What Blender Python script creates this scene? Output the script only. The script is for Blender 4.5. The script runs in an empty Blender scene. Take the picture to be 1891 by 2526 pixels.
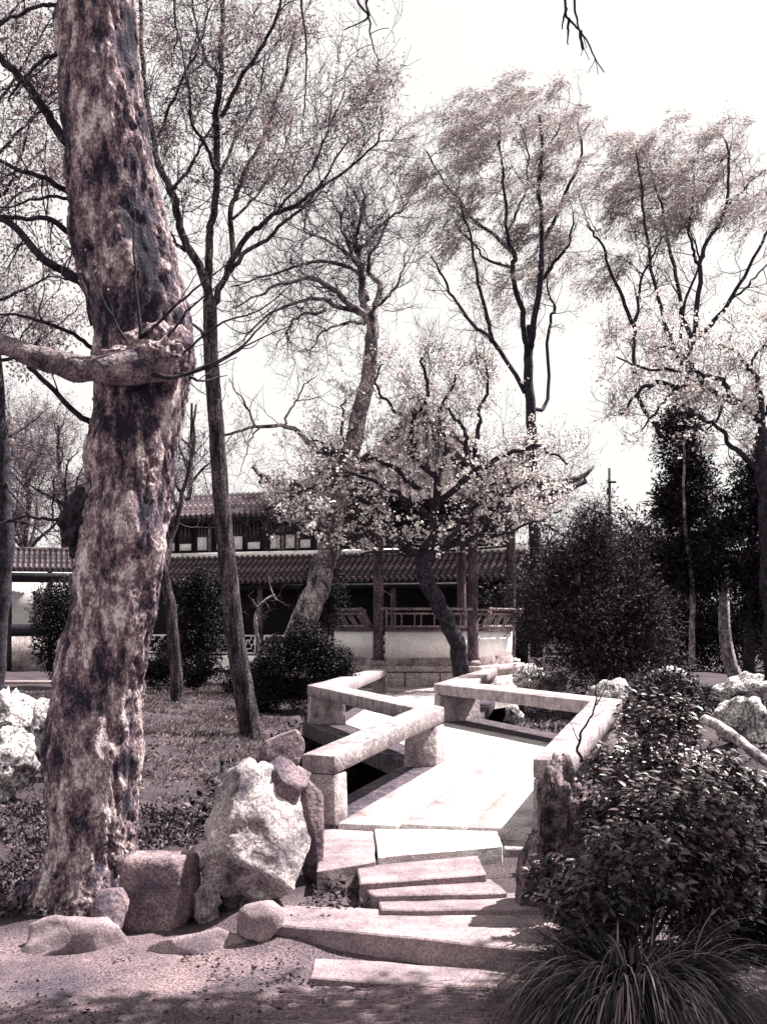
import bpy, bmesh, math, random
import numpy as np
from mathutils import Vector, Matrix

# ------------------------------------------------------------------ camera, sky, sun, exposure
scene = bpy.context.scene
COL = scene.collection
F = 2757.0           # focal length in photograph pixels
CX, HY = 945.5, 1530.0
ZC = 1.6
cam_d = bpy.data.cameras.new('camera')
cam = bpy.data.objects.new('camera', cam_d); COL.objects.link(cam)
cam.location = (0, 0, ZC); cam.rotation_euler = (math.radians(90), 0, 0)
cam_d.sensor_fit = 'VERTICAL'; cam_d.sensor_height = 36.0
cam_d.lens = F / 2526 * 36.0
cam_d.shift_y = (HY - 1263) / 2526
cam_d.clip_start = 0.05; cam_d.clip_end = 2000
scene.camera = cam

SUN = Vector((0.47, 0.20, 0.88)).normalized()
world = bpy.data.worlds.new('World'); scene.world = world; world.use_nodes = True
wn = world.node_tree; wn.nodes.clear()
sky = wn.nodes.new('ShaderNodeTexSky'); sky.sky_type = 'NISHITA'; sky.sun_disc = False
sky.sun_elevation = math.asin(SUN.z); sky.sun_rotation = math.atan2(SUN.x, SUN.y)
sky.air_density = 1.0; sky.dust_density = 6.0; sky.ozone_density = 1.0
bw = wn.nodes.new('ShaderNodeRGBToBW')
tint = wn.nodes.new('ShaderNodeMix'); tint.data_type = 'RGBA'; tint.blend_type = 'MULTIPLY'
tint.inputs[0].default_value = 1.0; tint.inputs[7].default_value = (0.92, 0.90, 1.12, 1)
tint.inputs[7].default_value = (0.985, 0.955, 0.925, 1)
hz = wn.nodes.new('ShaderNodeMath'); hz.operation = 'POWER'; hz.inputs[1].default_value = 0.08   # thick white haze evens the sky out
hm = wn.nodes.new('ShaderNodeMath'); hm.operation = 'MULTIPLY'; hm.inputs[1].default_value = 1.78
bg = wn.nodes.new('ShaderNodeBackground'); bg.inputs[1].default_value = 0.15
wo = wn.nodes.new('ShaderNodeOutputWorld')
wn.links.new(sky.outputs[0], bw.inputs[0]); wn.links.new(bw.outputs[0], hz.inputs[0]); wn.links.new(hz.outputs[0], hm.inputs[0]); wn.links.new(hm.outputs[0], tint.inputs[6])
wn.links.new(tint.outputs[2], bg.inputs[0]); wn.links.new(bg.outputs[0], wo.inputs[0])
sun_d = bpy.data.lights.new('sun', 'SUN'); sun_d.energy = 5.0; sun_d.angle = math.radians(0.5)
sun_d.color = (1.0, 0.95, 0.89)
sun = bpy.data.objects.new('sun', sun_d); COL.objects.link(sun)
sun.rotation_euler = (-SUN).to_track_quat('-Z', 'Y').to_euler(); sun.location = SUN * 60
scene.view_settings.view_transform = 'Standard'; scene.view_settings.look = 'None'
scene.view_settings.gamma = 1.0; scene.view_settings.use_curve_mapping = False
scene.view_settings.exposure = 1.85
scene.cycles.max_bounces = 5; scene.cycles.diffuse_bounces = 3; scene.cycles.transparent_max_bounces = 4

# ------------------------------------------------------------------ helpers
def P(x, y, Y):
    """the point at depth Y that the photograph shows at pixel x, y"""
    return np.array(((x - CX) * Y / F, Y, ZC - (y - HY) * Y / F))
def GP(x, y, z):
    """the point at height z seen at pixel x, y"""
    Y = F * (ZC - z) / (y - HY)
    return np.array(((x - CX) * Y / F, Y, z))

def _hash(ix, iy, iz, seed):
    h = (ix.astype(np.int64) * 374761393 + iy.astype(np.int64) * 668265263 + iz.astype(np.int64) * 2147483647 + seed * 974634777) & 0xffffffff
    h = ((h ^ (h >> 13)) * 1274126177) & 0xffffffff
    h = ((h ^ (h >> 16)) * 2246822519) & 0xffffffff
    return ((h ^ (h >> 15)) & 0xffffff) / float(0xffffff) * 2 - 1
def vnoise(p, seed=0):
    p = np.asarray(p, float); i = np.floor(p); f = p - i; f = f * f * (3 - 2 * f); i = i.astype(np.int64)
    r = 0
    for dx in (0, 1):
        for dy in (0, 1):
            for dz in (0, 1):
                w = (f[:, 0] if dx else 1 - f[:, 0]) * (f[:, 1] if dy else 1 - f[:, 1]) * (f[:, 2] if dz else 1 - f[:, 2])
                r = r + w * _hash(i[:, 0] + dx, i[:, 1] + dy, i[:, 2] + dz, seed)
    return r
def fbm(p, seed=0, octv=4, gain=.5):
    p = np.asarray(p, float); r = 0; a = 1
    for k in range(octv):
        r = r + a * vnoise(p, seed + k * 17); p = p * 2.03; a *= gain
    return r

class G:
    """gathers geometry, then links it as one mesh object"""
    def __init__(s): s.v = []; s.q = []; s.t = []; s.n = 0
    def add(s, v, quads=None, tris=None):
        v = np.asarray(v, float)
        if quads is not None and len(quads): s.q.append(np.asarray(quads, np.int64) + s.n)
        if tris is not None and len(tris): s.t.append(np.asarray(tris, np.int64) + s.n)
        s.v.append(v); s.n += len(v)
    def tube(s, pts, rad, sides=5, cap=True):
        pts = np.asarray(pts, float); n = len(pts)
        rad = np.broadcast_to(np.asarray(rad, float), (n,))
        tg = np.gradient(pts, axis=0); tg /= np.linalg.norm(tg, axis=1, keepdims=True) + 1e-9
        ref = np.array((0., 1., 0.)) if abs(tg[:, 1]).mean() < .8 else np.array((1., 0., 0.))
        a = np.cross(tg, ref); a /= np.linalg.norm(a, axis=1, keepdims=True) + 1e-9
        b = np.cross(tg, a)
        th = np.arange(sides) * 2 * math.pi / sides
        v = pts[:, None] + rad[:, None, None] * (np.cos(th)[None, :, None] * a[:, None] + np.sin(th)[None, :, None] * b[:, None])
        i = np.arange(n - 1)[:, None] * sides; j = np.arange(sides)[None]; k = (j + 1) % sides
        q = np.stack((i + j, i + k, i + sides + k, i + sides + j), -1).reshape(-1, 4)
        s.add(v.reshape(-1, 3), q)
        if cap and sides >= 4:
            b0 = s.n - n * sides
            for r0, flip in ((b0, 1), (s.n - sides, 0)):
                ring = [r0 + x for x in range(sides)]
                if flip: ring = ring[::-1]
                for x in range(1, sides - 1): s.t.append(np.array([[ring[0], ring[x], ring[x + 1]]]))
    def box(s, c, d, R=None):
        c = np.asarray(c, float); d = np.asarray(d, float) / 2
        v = np.array([(x, y, z) for x in (-1, 1) for y in (-1, 1) for z in (-1, 1)], float) * d
        if R is not None: v = v @ np.asarray(R).T
        s.add(v + c, [(0, 1, 3, 2), (4, 6, 7, 5), (0, 4, 5, 1), (2, 3, 7, 6), (0, 2, 6, 4), (1, 5, 7, 3)])
    def prism(s, poly, z0, z1):
        """plan quad, counter-clockwise from above, raised from z0 to z1"""
        poly = np.asarray(poly, float); n = len(poly)
        z0 = np.broadcast_to(z0, (n,)); z1 = np.broadcast_to(z1, (n,))
        v = np.vstack((np.column_stack((poly[:, :2], z0)), np.column_stack((poly[:, :2], z1))))
        q = [(i, (i + 1) % n, n + (i + 1) % n, n + i) for i in range(n)]
        t = [(n, n + i, n + i + 1) for i in range(1, n - 1)] + [(0, i + 1, i) for i in range(1, n - 1)]
        s.add(v, q, t)
    def leaves(s, pos, d, length, width, rng, fold=.25, droop=0.0):
        """diamond leaves, one per row"""
        pos = np.asarray(pos, float); n = len(pos)
        d = d / (np.linalg.norm(d, axis=1, keepdims=True) + 1e-9)
        r = rng.normal(size=(n, 3)); sd = np.cross(d, r); sd /= np.linalg.norm(sd, axis=1, keepdims=True) + 1e-9
        up = np.cross(sd, d)
        L = np.broadcast_to(length, (n,))[:, None]; W = np.broadcast_to(width, (n,))[:, None]
        mid = pos + d * L * .45 + up * W * fold
        v = np.stack((pos, mid + sd * W * .5, pos + d * L - np.array((0, 0, 1)) * droop * L, mid - sd * W * .5), 1).reshape(-1, 3)
        i = np.arange(n)[:, None] * 4
        s.add(v, i + np.array((0, 1, 2, 3)))
    def build(s, name, mat, parent=None, smooth=False, bevel=0, loc=None, seg=1):
        v = np.vstack(s.v) if s.v else np.zeros((0, 3))
        loc = np.asarray(loc if loc is not None else (0, 0, 0), float)
        q = np.vstack(s.q) if s.q else np.zeros((0, 4), np.int64)
        t = np.vstack(s.t) if s.t else np.zeros((0, 3), np.int64)
        me = bpy.data.meshes.new(name)
        me.vertices.add(len(v)); me.vertices.foreach_set('co', (v - loc).astype(np.float32).ravel())
        loops = np.concatenate((q.ravel(), t.ravel())).astype(np.int32)
        me.loops.add(len(loops)); me.loops.foreach_set('vertex_index', loops)
        npoly = len(q) + len(t); me.polygons.add(npoly)
        ls = np.concatenate((np.arange(len(q)) * 4, len(q) * 4 + np.arange(len(t)) * 3)).astype(np.int32)
        me.polygons.foreach_set('loop_start', ls)
        me.update(calc_edges=True); me.validate()
        if smooth: me.polygons.foreach_set('use_smooth', np.ones(len(me.polygons), bool))
        me.materials.append(mat)
        o = bpy.data.objects.new(name, me); COL.objects.link(o); o.location = loc
        if bevel:
            m = o.modifiers.new('bevel', 'BEVEL'); m.width = bevel; m.segments = seg; m.limit_method = 'ANGLE'
        if parent is not None: adopt(o, parent)
        return o
class _W(dict):
    def __missing__(s, k): return (0, 0, 0)
WLOC = _W()
def adopt(o, parent):
    o.parent = parent
    o.matrix_parent_inverse = Matrix.Translation(-Vector(WLOC[parent.name]))
    # world position of o's own origin, for its own children
    WLOC[o.name] = tuple(o.location)
    return o
def tag(o, label=None, cat=None, group=None, kind=None):
    if label: o['label'] = label
    if cat: o['category'] = cat
    if group: o['group'] = group
    if kind: o['kind'] = kind
    return o
def thing(name, label, cat, loc, group=None):
    o = bpy.data.objects.new(name, None); COL.objects.link(o); o.location = [float(c) for c in loc]
    o.empty_display_size = .2
    WLOC[o.name] = tuple(o.location)
    return tag(o, label, cat, group)
def inst(name, me, M, parent):
    """another object that shares mesh data, placed with world matrix M"""
    o = bpy.data.objects.new(name, me); COL.objects.link(o); o.matrix_basis = M
    if parent is not None:
        o.parent = parent; o.matrix_parent_inverse = Matrix.Translation(-Vector(WLOC[parent.name]))
    return o
def spline(pts, n):
    pts = np.asarray(pts, float); m = len(pts)
    if m < 3:
        t = np.linspace(0, 1, n)[:, None]; return pts[0] * (1 - t) + pts[-1] * t
    e = np.vstack((2 * pts[0] - pts[1], pts, 2 * pts[-1] - pts[-2]))
    u = np.linspace(0, m - 1 - 1e-6, n); i = u.astype(int); f = (u - i)[:, None]
    p0, p1, p2, p3 = e[i], e[i + 1], e[i + 2], e[i + 3]
    return .5 * (2 * p1 + (p2 - p0) * f + (2 * p0 - 5 * p1 + 4 * p2 - p3) * f ** 2 + (3 * p1 - p0 - 3 * p2 + p3) * f ** 3)
def pxpath(pts, Y):
    """pixel polyline (x, y[, depth offset]) to points in the place"""
    return np.array([P(p[0], p[1], Y + (p[2] if len(p) > 2 else 0)) for p in pts])

# ------------------------------------------------------------------ materials
def tone(v):
    """grey of the toned print: dark navy, mauve brown, warm white"""
    v = .72 * v ** 1.2
    k = min(1, max(0, (v - .018) / .09)); h = min(1, max(0, (v - .16) / .32))
    lo = np.array((.98, .80, 1.36)); mid = np.array((1.21, .845, .92)); hi = np.array((1.04, .985, .975))
    c = lo * (1 - k) + mid * k; c = c * (1 - h) + hi * h
    return tuple(np.clip(c * v, 0, .9)) + (1,)
def mat(name, lo, hi, scale=6, stretch=(1, 1, 1), c0=.38, c1=.62, detail=8, rough=.85, bump=.35, bscale=None,
        grain=60, gamt=.5, spec=.25, third=None, disp=None):
    m = bpy.data.materials.new(name); m.use_nodes = True; nt = m.node_tree; N = nt.nodes; L = nt.links
    b = N['Principled BSDF']; b.inputs['Roughness'].default_value = rough
    b.inputs['Specular IOR Level'].default_value = spec
    tc = N.new('ShaderNodeTexCoord'); mp = N.new('ShaderNodeMapping'); mp.inputs['Scale'].default_value = stretch
    L.new(tc.outputs['Object'], mp.inputs[0])
    nz = N.new('ShaderNodeTexNoise'); nz.inputs['Scale'].default_value = scale; nz.inputs['Detail'].default_value = detail
    nz.inputs['Roughness'].default_value = .62
    L.new(mp.outputs[0], nz.inputs['Vector'])
    rp = N.new('ShaderNodeValToRGB'); e = rp.color_ramp.elements
    e[0].position = c0; e[0].color = tone(lo); e[1].position = c1; e[1].color = tone(hi)
    if third is not None:
        x = rp.color_ramp.elements.new(third[0]); x.color = tone(third[1])
    L.new(nz.outputs['Fac'], rp.inputs[0])
    g = N.new('ShaderNodeTexNoise'); g.inputs['Scale'].default_value = grain; g.inputs['Detail'].default_value = 2
    L.new(tc.outputs['Object'], g.inputs['Vector'])
    gr = N.new('ShaderNodeMapRange'); gr.inputs[1].default_value = .37; gr.inputs[2].default_value = .63
    gr.inputs[3].default_value = 1 - gamt; gr.inputs[4].default_value = 1 + gamt * .6
    L.new(g.outputs['Fac'], gr.inputs[0])
    mx = N.new('ShaderNodeMix'); mx.data_type = 'RGBA'; mx.blend_type = 'MULTIPLY'; mx.inputs[0].default_value = 1
    L.new(rp.outputs[0], mx.inputs[6]); L.new(gr.outputs[0], mx.inputs[7])
    L.new(mx.outputs[2], b.inputs['Base Color'])
    if bump:
        bn = N.new('ShaderNodeTexNoise'); bn.inputs['Scale'].default_value = bscale or scale * 4; bn.inputs['Detail'].default_value = 6
        L.new(mp.outputs[0], bn.inputs['Vector'])
        bp = N.new('ShaderNodeBump'); bp.inputs['Strength'].default_value = bump; bp.inputs['Distance'].default_value = .03
        L.new(bn.outputs['Fac'], bp.inputs['Height']); L.new(bp.outputs[0], b.inputs['Normal'])
    return m
def flat(name, v, var=.35, rough=.7, spec=.3, trans=0.0, skew=0.0, raw=None):
    """leaf and blossom material: each piece a little different"""
    m = bpy.data.materials.new(name); m.use_nodes = True; nt = m.node_tree; N = nt.nodes; L = nt.links
    b = N['Principled BSDF']; b.inputs['Roughness'].default_value = rough; b.inputs['Specular IOR Level'].default_value = spec
    geo = N.new('ShaderNodeNewGeometry')
    rp = N.new('ShaderNodeValToRGB'); e = rp.color_ramp.elements
    e[0].color = tone(v * (1 - var)); e[1].color = tone(v * (1 + var))
    e[0].position = skew
    if raw: e[0].color = (*[c * .9 for c in raw], 1); e[1].color = (*raw, 1)
    L.new(geo.outputs['Random Per Island'], rp.inputs[0]); L.new(rp.outputs[0], b.inputs['Base Color'])
    if trans:
        t = N.new('ShaderNodeBsdfTranslucent'); mxs = N.new('ShaderNodeMixShader'); mxs.inputs[0].default_value = trans
        L.new(rp.outputs[0], t.inputs[0]); L.new(b.outputs[0], mxs.inputs[1]); L.new(t.outputs[0], mxs.inputs[2])
        L.new(mxs.outputs[0], N['Material Output'].inputs[0])
    return m

M = {}
def flaky_bark(name):
    """peeling bark: big patches broken up by flakes, dark, mid and bare pale wood"""
    m = bpy.data.materials.new(name); m.use_nodes = True; nt = m.node_tree; N = nt.nodes; L = nt.links
    b = N['Principled BSDF']; b.inputs['Roughness'].default_value = .9; b.inputs['Specular IOR Level'].default_value = .15
    tc = N.new('ShaderNodeTexCoord'); out = []
    for sc, st, det in ((2.3, (1.2, 1.2, .7), 3), (13, (1.25, 1.25, .55), 5), (60, (1, 1, .7), 3)):
        mp = N.new('ShaderNodeMapping'); mp.inputs['Scale'].default_value = st; L.new(tc.outputs['Object'], mp.inputs[0])
        nz = N.new('ShaderNodeTexNoise'); nz.inputs['Scale'].default_value = sc; nz.inputs['Detail'].default_value = det; nz.inputs['Roughness'].default_value = .65
        L.new(mp.outputs[0], nz.inputs['Vector']); out.append(nz.outputs['Fac'])
    def mul(x, k):
        q = N.new('ShaderNodeMath'); q.operation = 'MULTIPLY'; q.inputs[1].default_value = k; L.new(x, q.inputs[0]); return q.outputs[0]
    def plus(x, y):
        q = N.new('ShaderNodeMath'); q.operation = 'ADD'; L.new(x, q.inputs[0]); L.new(y, q.inputs[1]); return q.outputs[0]
    fa = N.new('ShaderNodeAttribute'); fa.attribute_name = 'flake'
    val = plus(plus(plus(mul(out[0], .22), mul(out[1], .46)), mul(out[2], .32)), mul(fa.outputs['Fac'], .55))
    rp = N.new('ShaderNodeValToRGB'); e = rp.color_ramp.elements
    e[0].position = .415; e[0].color = tone(.045); e[1].position = .65; e[1].color = tone(.85)
    for p_, v_ in ((.45, .09), (.49, .17), (.54, .30), (.585, .55)): rp.color_ramp.elements.new(p_).color = tone(v_)
    L.new(val, rp.inputs[0]); L.new(rp.outputs[0], b.inputs['Base Color'])
    bp = N.new('ShaderNodeBump'); bp.inputs['Strength'].default_value = .9; bp.inputs['Distance'].default_value = .03
    L.new(plus(mul(out[1], .6), mul(out[2], .4)), bp.inputs['Height']); L.new(bp.outputs[0], b.inputs['Normal'])
    return m
M['big_bark'] = flaky_bark('mottled_bark')
M['limb_bark'] = mat('smooth_bark', .07, .46, scale=7, bump=.8, c0=.35, c1=.7, grain=60, gamt=.6)
M['bark'] = mat('grey_bark', .015, .17, scale=11, stretch=(1.5, 1.5, .22), grain=30, gamt=.8, bump=1.0, c0=.42, c1=.62)
M['dark_bark'] = mat('dark_bark', .02, .09, scale=10, grain=25, gamt=.6)
M['pale_bark'] = mat('pale_bark', .14, .62, scale=5, stretch=(1, 1, .6), grain=22, gamt=.6, bump=.6)
M['pollard_bark'] = mat('pollard_bark', .06, .55, scale=5, stretch=(1, 1, .6), grain=22, gamt=.7, bump=.8)
M['twig'] = mat('twig_bark', .03, .075, scale=5, grain=20, gamt=.3, bump=0)
M['pink_twig'] = mat('pale_twig_bark', .08, .16, scale=5, grain=20, gamt=.3, bump=0)
M['deck'] = mat('worn_granite', .38, .72, scale=2.6, grain=80, gamt=.38, bump=.3, c0=.3, c1=.56)
M['rail'] = mat('rough_granite', .17, .58, scale=6, grain=70, gamt=.42, bump=.5, c0=.3, c1=.7)
M['kerb'] = mat('shade_and_bed_granite', .05, .16, scale=9, grain=50, gamt=.6, bump=.5)  # dark path bed; on deck edges its dark tone stands in for rail shade
M['step'] = mat('step_stone', .16, .44, scale=3, grain=90, gamt=.4, bump=.35, c0=.3, c1=.7)
M['rock'] = mat('lichen_rock', .08, .58, scale=2.8, grain=60, gamt=.5, bump=.8, c0=.36, c1=.58, bscale=14)
M['grey_rock'] = mat('grey_rock', .14, .34, scale=4, grain=60, gamt=.5, bump=.6, bscale=16)
M['dark_rock'] = mat('weathered_rock', .04, .36, scale=6, grain=50, gamt=.7, bump=1.0, bscale=16, c0=.4, c1=.68)
M['white_rock'] = mat('white_rock', .10, .70, scale=4.5, grain=35, gamt=.7, bump=1.0, bscale=15, c0=.36, c1=.56)
M['plaster'] = mat('lime_plaster', .95, 1.15, scale=1.6, grain=15, gamt=.12, bump=.1, c0=.3, c1=.55)
M['plinth'] = mat('plinth_stone', .26, .62, scale=2.2, grain=20, gamt=.45, bump=.3, c0=.35, c1=.65)
M['wood'] = mat('dark_lacquer', .025, .06, scale=6, grain=20, gamt=.5, bump=.2, rough=.6)
M['grey_wood'] = mat('faded_column_paint', .10, .27, scale=5, stretch=(1, 1, .4), grain=22, gamt=.6, bump=.3)
M['light_wood'] = mat('worn_rail_paint', .25, .48, scale=8, grain=25, gamt=.5, bump=.2)
M['tile'] = mat('grey_roof_tile', .05, .26, scale=5, grain=16, gamt=.8, bump=.3)
M['pan'] = mat('pan_tile', .015, .04, scale=5, grain=14, gamt=.5, bump=.3)
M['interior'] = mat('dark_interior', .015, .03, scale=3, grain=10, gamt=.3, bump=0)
M['water'] = mat('pond_water', .008, .014, scale=2, grain=9, gamt=.2, bump=.05, rough=.25, spec=.2)
M['leaf_dark'] = flat('evergreen_leaf', .030, .9, rough=.6, spec=.18, skew=.3)
M['leaf_mid'] = flat('shrub_leaf', .05, .9, rough=.55, spec=.25, skew=.3)
M['leaf_gloss'] = flat('glossy_leaf', .115, .93, rough=.42, spec=.4, skew=.25)
M['leaf_pink'] = flat('young_leaf', .30, .5, rough=.7, trans=.45)
M['leaf_willow'] = flat('willow_leaf', .50, .4, rough=.7, trans=.5)
M['needle'] = flat('needle_spray', .050, .92, rough=.7, spec=.15, skew=.3)
M['juniper'] = flat('juniper_spray', .085, .92, rough=.7, spec=.15, skew=.35)
M['petal'] = flat('blossom_petal', .80, .1, rough=.6, trans=.25, raw=(.80, .74, .73))
M['bud'] = flat('blossom_bud', .18, .8, rough=.6)
M['grass'] = flat('dry_grass', .19, .9, rough=.7, trans=.15, skew=.25)
M['blade'] = flat('sedge_blade', .16, .97, rough=.5, spec=.3, skew=.62)
M['litter'] = flat('dead_leaf', .12, .9, rough=.8)
M['ivy'] = flat('creeper_leaf', .08, .9, rough=.6, spec=.25)
M['pole'] = mat('weathered_pole', .06, .14, scale=5, grain=14, gamt=.3, bump=0)
M['paver'] = mat('paving_tile', .15, .34, scale=7, grain=60, gamt=.3, bump=.4)

# ------------------------------------------------------------------ bridge plan (left and right rail lines, deck side)
LI = np.array([(-.385, 8.8), (.611, 11.2), (-.60, 15.95), (.08, 24.5)]); LO = np.array([(-.65, 8.9), (.30, 11.1), (-1.10, 16.2), (-.20, 24.9)])
RI = np.array([(1.15, 8.6), (2.22, 12.05), (.74, 16.5), (2.25, 24.9)]); RO = np.array([(1.42, 8.5), (2.62, 12.3), (1.35, 16.8), (2.53, 24.9)])
HUMP = np.array([0, .20, .13, 0])      # the deck climbs a little to its bends
def bridge_x(Y):
    return (np.interp(Y, LI[:, 1], LI[:, 0]), np.interp(Y, RI[:, 1], RI[:, 0]))

# ------------------------------------------------------------------ ground
def smooth(a, b, x):
    t = np.clip((x - a) / (b - a), 0, 1); return t * t * (3 - 2 * t)
def ground_z(X, Y):
    X = np.asarray(X, float); Y = np.asarray(Y, float)
    z = -.37 + .12 * smooth(6.5, 9, Y) + .22 * smooth(9, 17, Y)
    z = z + .25 * smooth(-1.5, -4.5, X) * smooth(8, 12, Y) * (1 - smooth(18, 26, Y))
    z = z + .13 * smooth(6.3, 6.9, Y) * (1 - smooth(8.3, 9.2, Y)) * smooth(-1.2, -.8, X) * (1 - smooth(1.6, 2.2, X))
    z = z - .07 * smooth(-.60, -.42, X) * smooth(1.40, 1.25, X) * smooth(3.6, 3.8, Y) * smooth(6.08, 5.92, Y)
    z = z - .35 * smooth(27, 45, Y) * smooth(-4, -8, X)
    z = z + .30 * smooth(2.8, 5, X) * smooth(8, 12, Y)
    lx, rx = bridge_x(Y)
    ch = smooth(9.0, 9.7, Y) * (1 - smooth(24.6, 25.6, Y)) * smooth(lx - 1.15, lx - .55, X) * (1 - smooth(rx + .5, rx + 1.2, X))
    z = z - ch * .95
    z = z + .035 * fbm(np.column_stack((X * .9, Y * .9, np.zeros_like(X))), 3, 4) * smooth(4, 7, Y) + .012 * fbm(np.column_stack((X * 3, Y * 3, np.zeros_like(X))), 5, 3)
    return z
xs = np.unique(np.concatenate((np.linspace(-160, -14, 26), np.linspace(-14, 9, 210), np.linspace(9, 160, 26))))
ys = np.unique(np.concatenate((np.linspace(-30, 3, 12), np.linspace(3, 12, 130), np.linspace(12, 34, 130), np.linspace(34, 500, 40))))
XX, YY = np.meshgrid(xs, ys)
g = G(); nx = len(xs)
gz = ground_z(XX.ravel(), YY.ravel())
i = (np.arange(len(ys) - 1)[:, None] * nx + np.arange(nx - 1)[None]).ravel()
g.add(np.column_stack((XX.ravel(), YY.ravel(), gz)), np.stack((i, i + 1, i + nx + 1, i + nx), -1))
M['ground'] = mat('dry_earth', .07, .25, scale=1.3, grain=80, gamt=.7, bump=.5, bscale=40, c0=.33, c1=.66)
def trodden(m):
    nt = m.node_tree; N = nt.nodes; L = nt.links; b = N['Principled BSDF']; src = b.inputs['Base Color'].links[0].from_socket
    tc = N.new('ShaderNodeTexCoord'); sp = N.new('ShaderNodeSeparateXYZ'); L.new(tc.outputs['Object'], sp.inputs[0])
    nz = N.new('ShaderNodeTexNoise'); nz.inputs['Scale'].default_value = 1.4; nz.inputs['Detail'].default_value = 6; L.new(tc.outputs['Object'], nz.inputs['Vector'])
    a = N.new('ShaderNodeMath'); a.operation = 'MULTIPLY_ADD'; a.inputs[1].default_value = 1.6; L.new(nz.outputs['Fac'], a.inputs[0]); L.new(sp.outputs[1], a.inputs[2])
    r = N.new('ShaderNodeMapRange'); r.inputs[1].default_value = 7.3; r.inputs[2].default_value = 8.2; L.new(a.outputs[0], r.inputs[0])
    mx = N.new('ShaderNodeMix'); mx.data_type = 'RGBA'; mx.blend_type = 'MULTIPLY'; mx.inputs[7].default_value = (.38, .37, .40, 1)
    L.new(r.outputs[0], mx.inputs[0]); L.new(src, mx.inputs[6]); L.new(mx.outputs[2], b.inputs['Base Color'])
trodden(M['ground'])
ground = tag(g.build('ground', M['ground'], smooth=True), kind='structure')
ground['label'] = 'dry earth of the garden floor'
g = G(); g.add([(-3.5, 8.8, -.62), (6, 8.8, -.62), (6, 26, -.62), (-3.5, 26, -.62)], [(0, 1, 2, 3)])
tag(g.build('water', M['water']), 'dark water under the zigzag bridge', kind='structure')

# ------------------------------------------------------------------ stone bridge
bridge = thing('stone_bridge', 'low zigzag granite footbridge with thick stone rails leading to the pavilion', 'bridge', (.4, 8.8, 0))
def jit(g, a, seed):
    """hand-cut unevenness"""
    v = np.vstack(g.v); v = v + a * np.column_stack([vnoise(v * 3.1, seed + k) for k in range(3)]); g.v = [v]
def lerp2(a, b, t): return a * (1 - t) + b * t
fr = [0, .15, .385, .62, .85, 1.0]
LOx = LI + (LO - LI) * 1.18; ROx = RI + (RO - RI) * 1.18
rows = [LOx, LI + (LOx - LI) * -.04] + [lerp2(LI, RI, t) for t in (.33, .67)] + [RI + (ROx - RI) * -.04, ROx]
for sidx in range(3):
    for k in range(5):
        a, b = rows[k], rows[k + 1]
        q = np.array([a[sidx], b[sidx], b[sidx + 1], a[sidx + 1]])
        c = q.mean(0); q = c + (q - c) * np.array((.984, .9985))
        g = G(); dz = (-.012, 0, .006, -.004, -.012)[k] + .003 * sidx
        hz_ = np.array((HUMP[sidx], HUMP[sidx], HUMP[sidx + 1], HUMP[sidx + 1])); g.prism(q, hz_ - .2 + dz, hz_ + dz)
        g.build('deck_slab', M['kerb' if k in (0, 4) else 'deck'], bridge, bevel=.008)  # outer strips coloured darker, painting in the shade beneath the rails
def seg_quad(inner, outer, i, s0, s1, inset=0):
    d = inner[i + 1] - inner[i]; L = np.linalg.norm(d)
    t0, t1 = s0 / L, s1 / L
    a, b = lerp2(inner[i], inner[i + 1], t0), lerp2(inner[i], inner[i + 1], t1)
    c, e = lerp2(outer[i], outer[i + 1], t1), lerp2(outer[i], outer[i + 1], t0)
    q = np.array([a, b, c, e]); m = q.mean(0)
    q = m + (q - m) * (1 - inset)
    ar = 0
    for u in range(4): ar += q[u][0] * q[(u + 1) % 4][1] - q[(u + 1) % 4][0] * q[u][1]
    return q if ar > 0 else q[::-1]
for inner, outer, side in ((LI, LO, 0), (RI, RO, 1)):
    for i in range(3):
        Ls = np.linalg.norm(inner[i + 1] - inner[i])
        g = G(); q = seg_quad(inner, outer, i, 0.0 if i == 0 else .004, Ls - .004)
        # long beam cut in stations so that its edges can waver
        a, b = q, None
        n = 14
        dirs = q
        d0 = inner[i]; d1 = inner[i + 1]; o0 = outer[i]; o1 = outer[i + 1]
        v = []
        for u in np.linspace(.001, .999, n + 1):
            pi, po = lerp2(d0, d1, u), lerp2(o0, o1, u)
            hu = lerp2(HUMP[i], HUMP[i + 1], u); v += [(*pi, .385 + hu), (*po, .385 + hu), (*po, .53 + hu), (*pi, .53 + hu)]
        qs = []
        for u in range(n):
            for w in range(4): qs.append((u * 4 + w, u * 4 + (w + 1) % 4, u * 4 + 4 + (w + 1) % 4, u * 4 + 4 + w))
        qs += [(3, 2, 1, 0), (n * 4, n * 4 + 1, n * 4 + 2, n * 4 + 3)]
        if side: qs = [x[::-1] for x in qs]
        g.add(v, qs); jit(g, .004, 11 + i * 7 + side)
        rail = g.build('rail', M['rail'], bridge, bevel=.006)
        posts = {0: ((0.004, .24), (Ls - .26, Ls - .01)), 1: ((Ls - .26, Ls - .01),), 2: ((Ls - .45, Ls - .02),)}[i]
        for s0, s1 in posts:
            g = G(); q = seg_quad(inner, outer, i, s0, s1, .015); m = q.mean(0); hu = lerp2(HUMP[i], HUMP[i + 1], (s0 + s1) / 2 / Ls)
            v = np.vstack((np.column_stack((m + (q - m) * 1.06, np.full(4, -.02 + hu))), np.column_stack((q, np.full(4, .383 + hu - (.012 if i == 0 else .006))))))
            g.add(v, [(0, 1, 5, 4), (1, 2, 6, 5), (2, 3, 7, 6), (3, 0, 4, 7), (4, 5, 6, 7)])
            g.build('post', M['rail'], bridge, bevel=.007)

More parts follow.
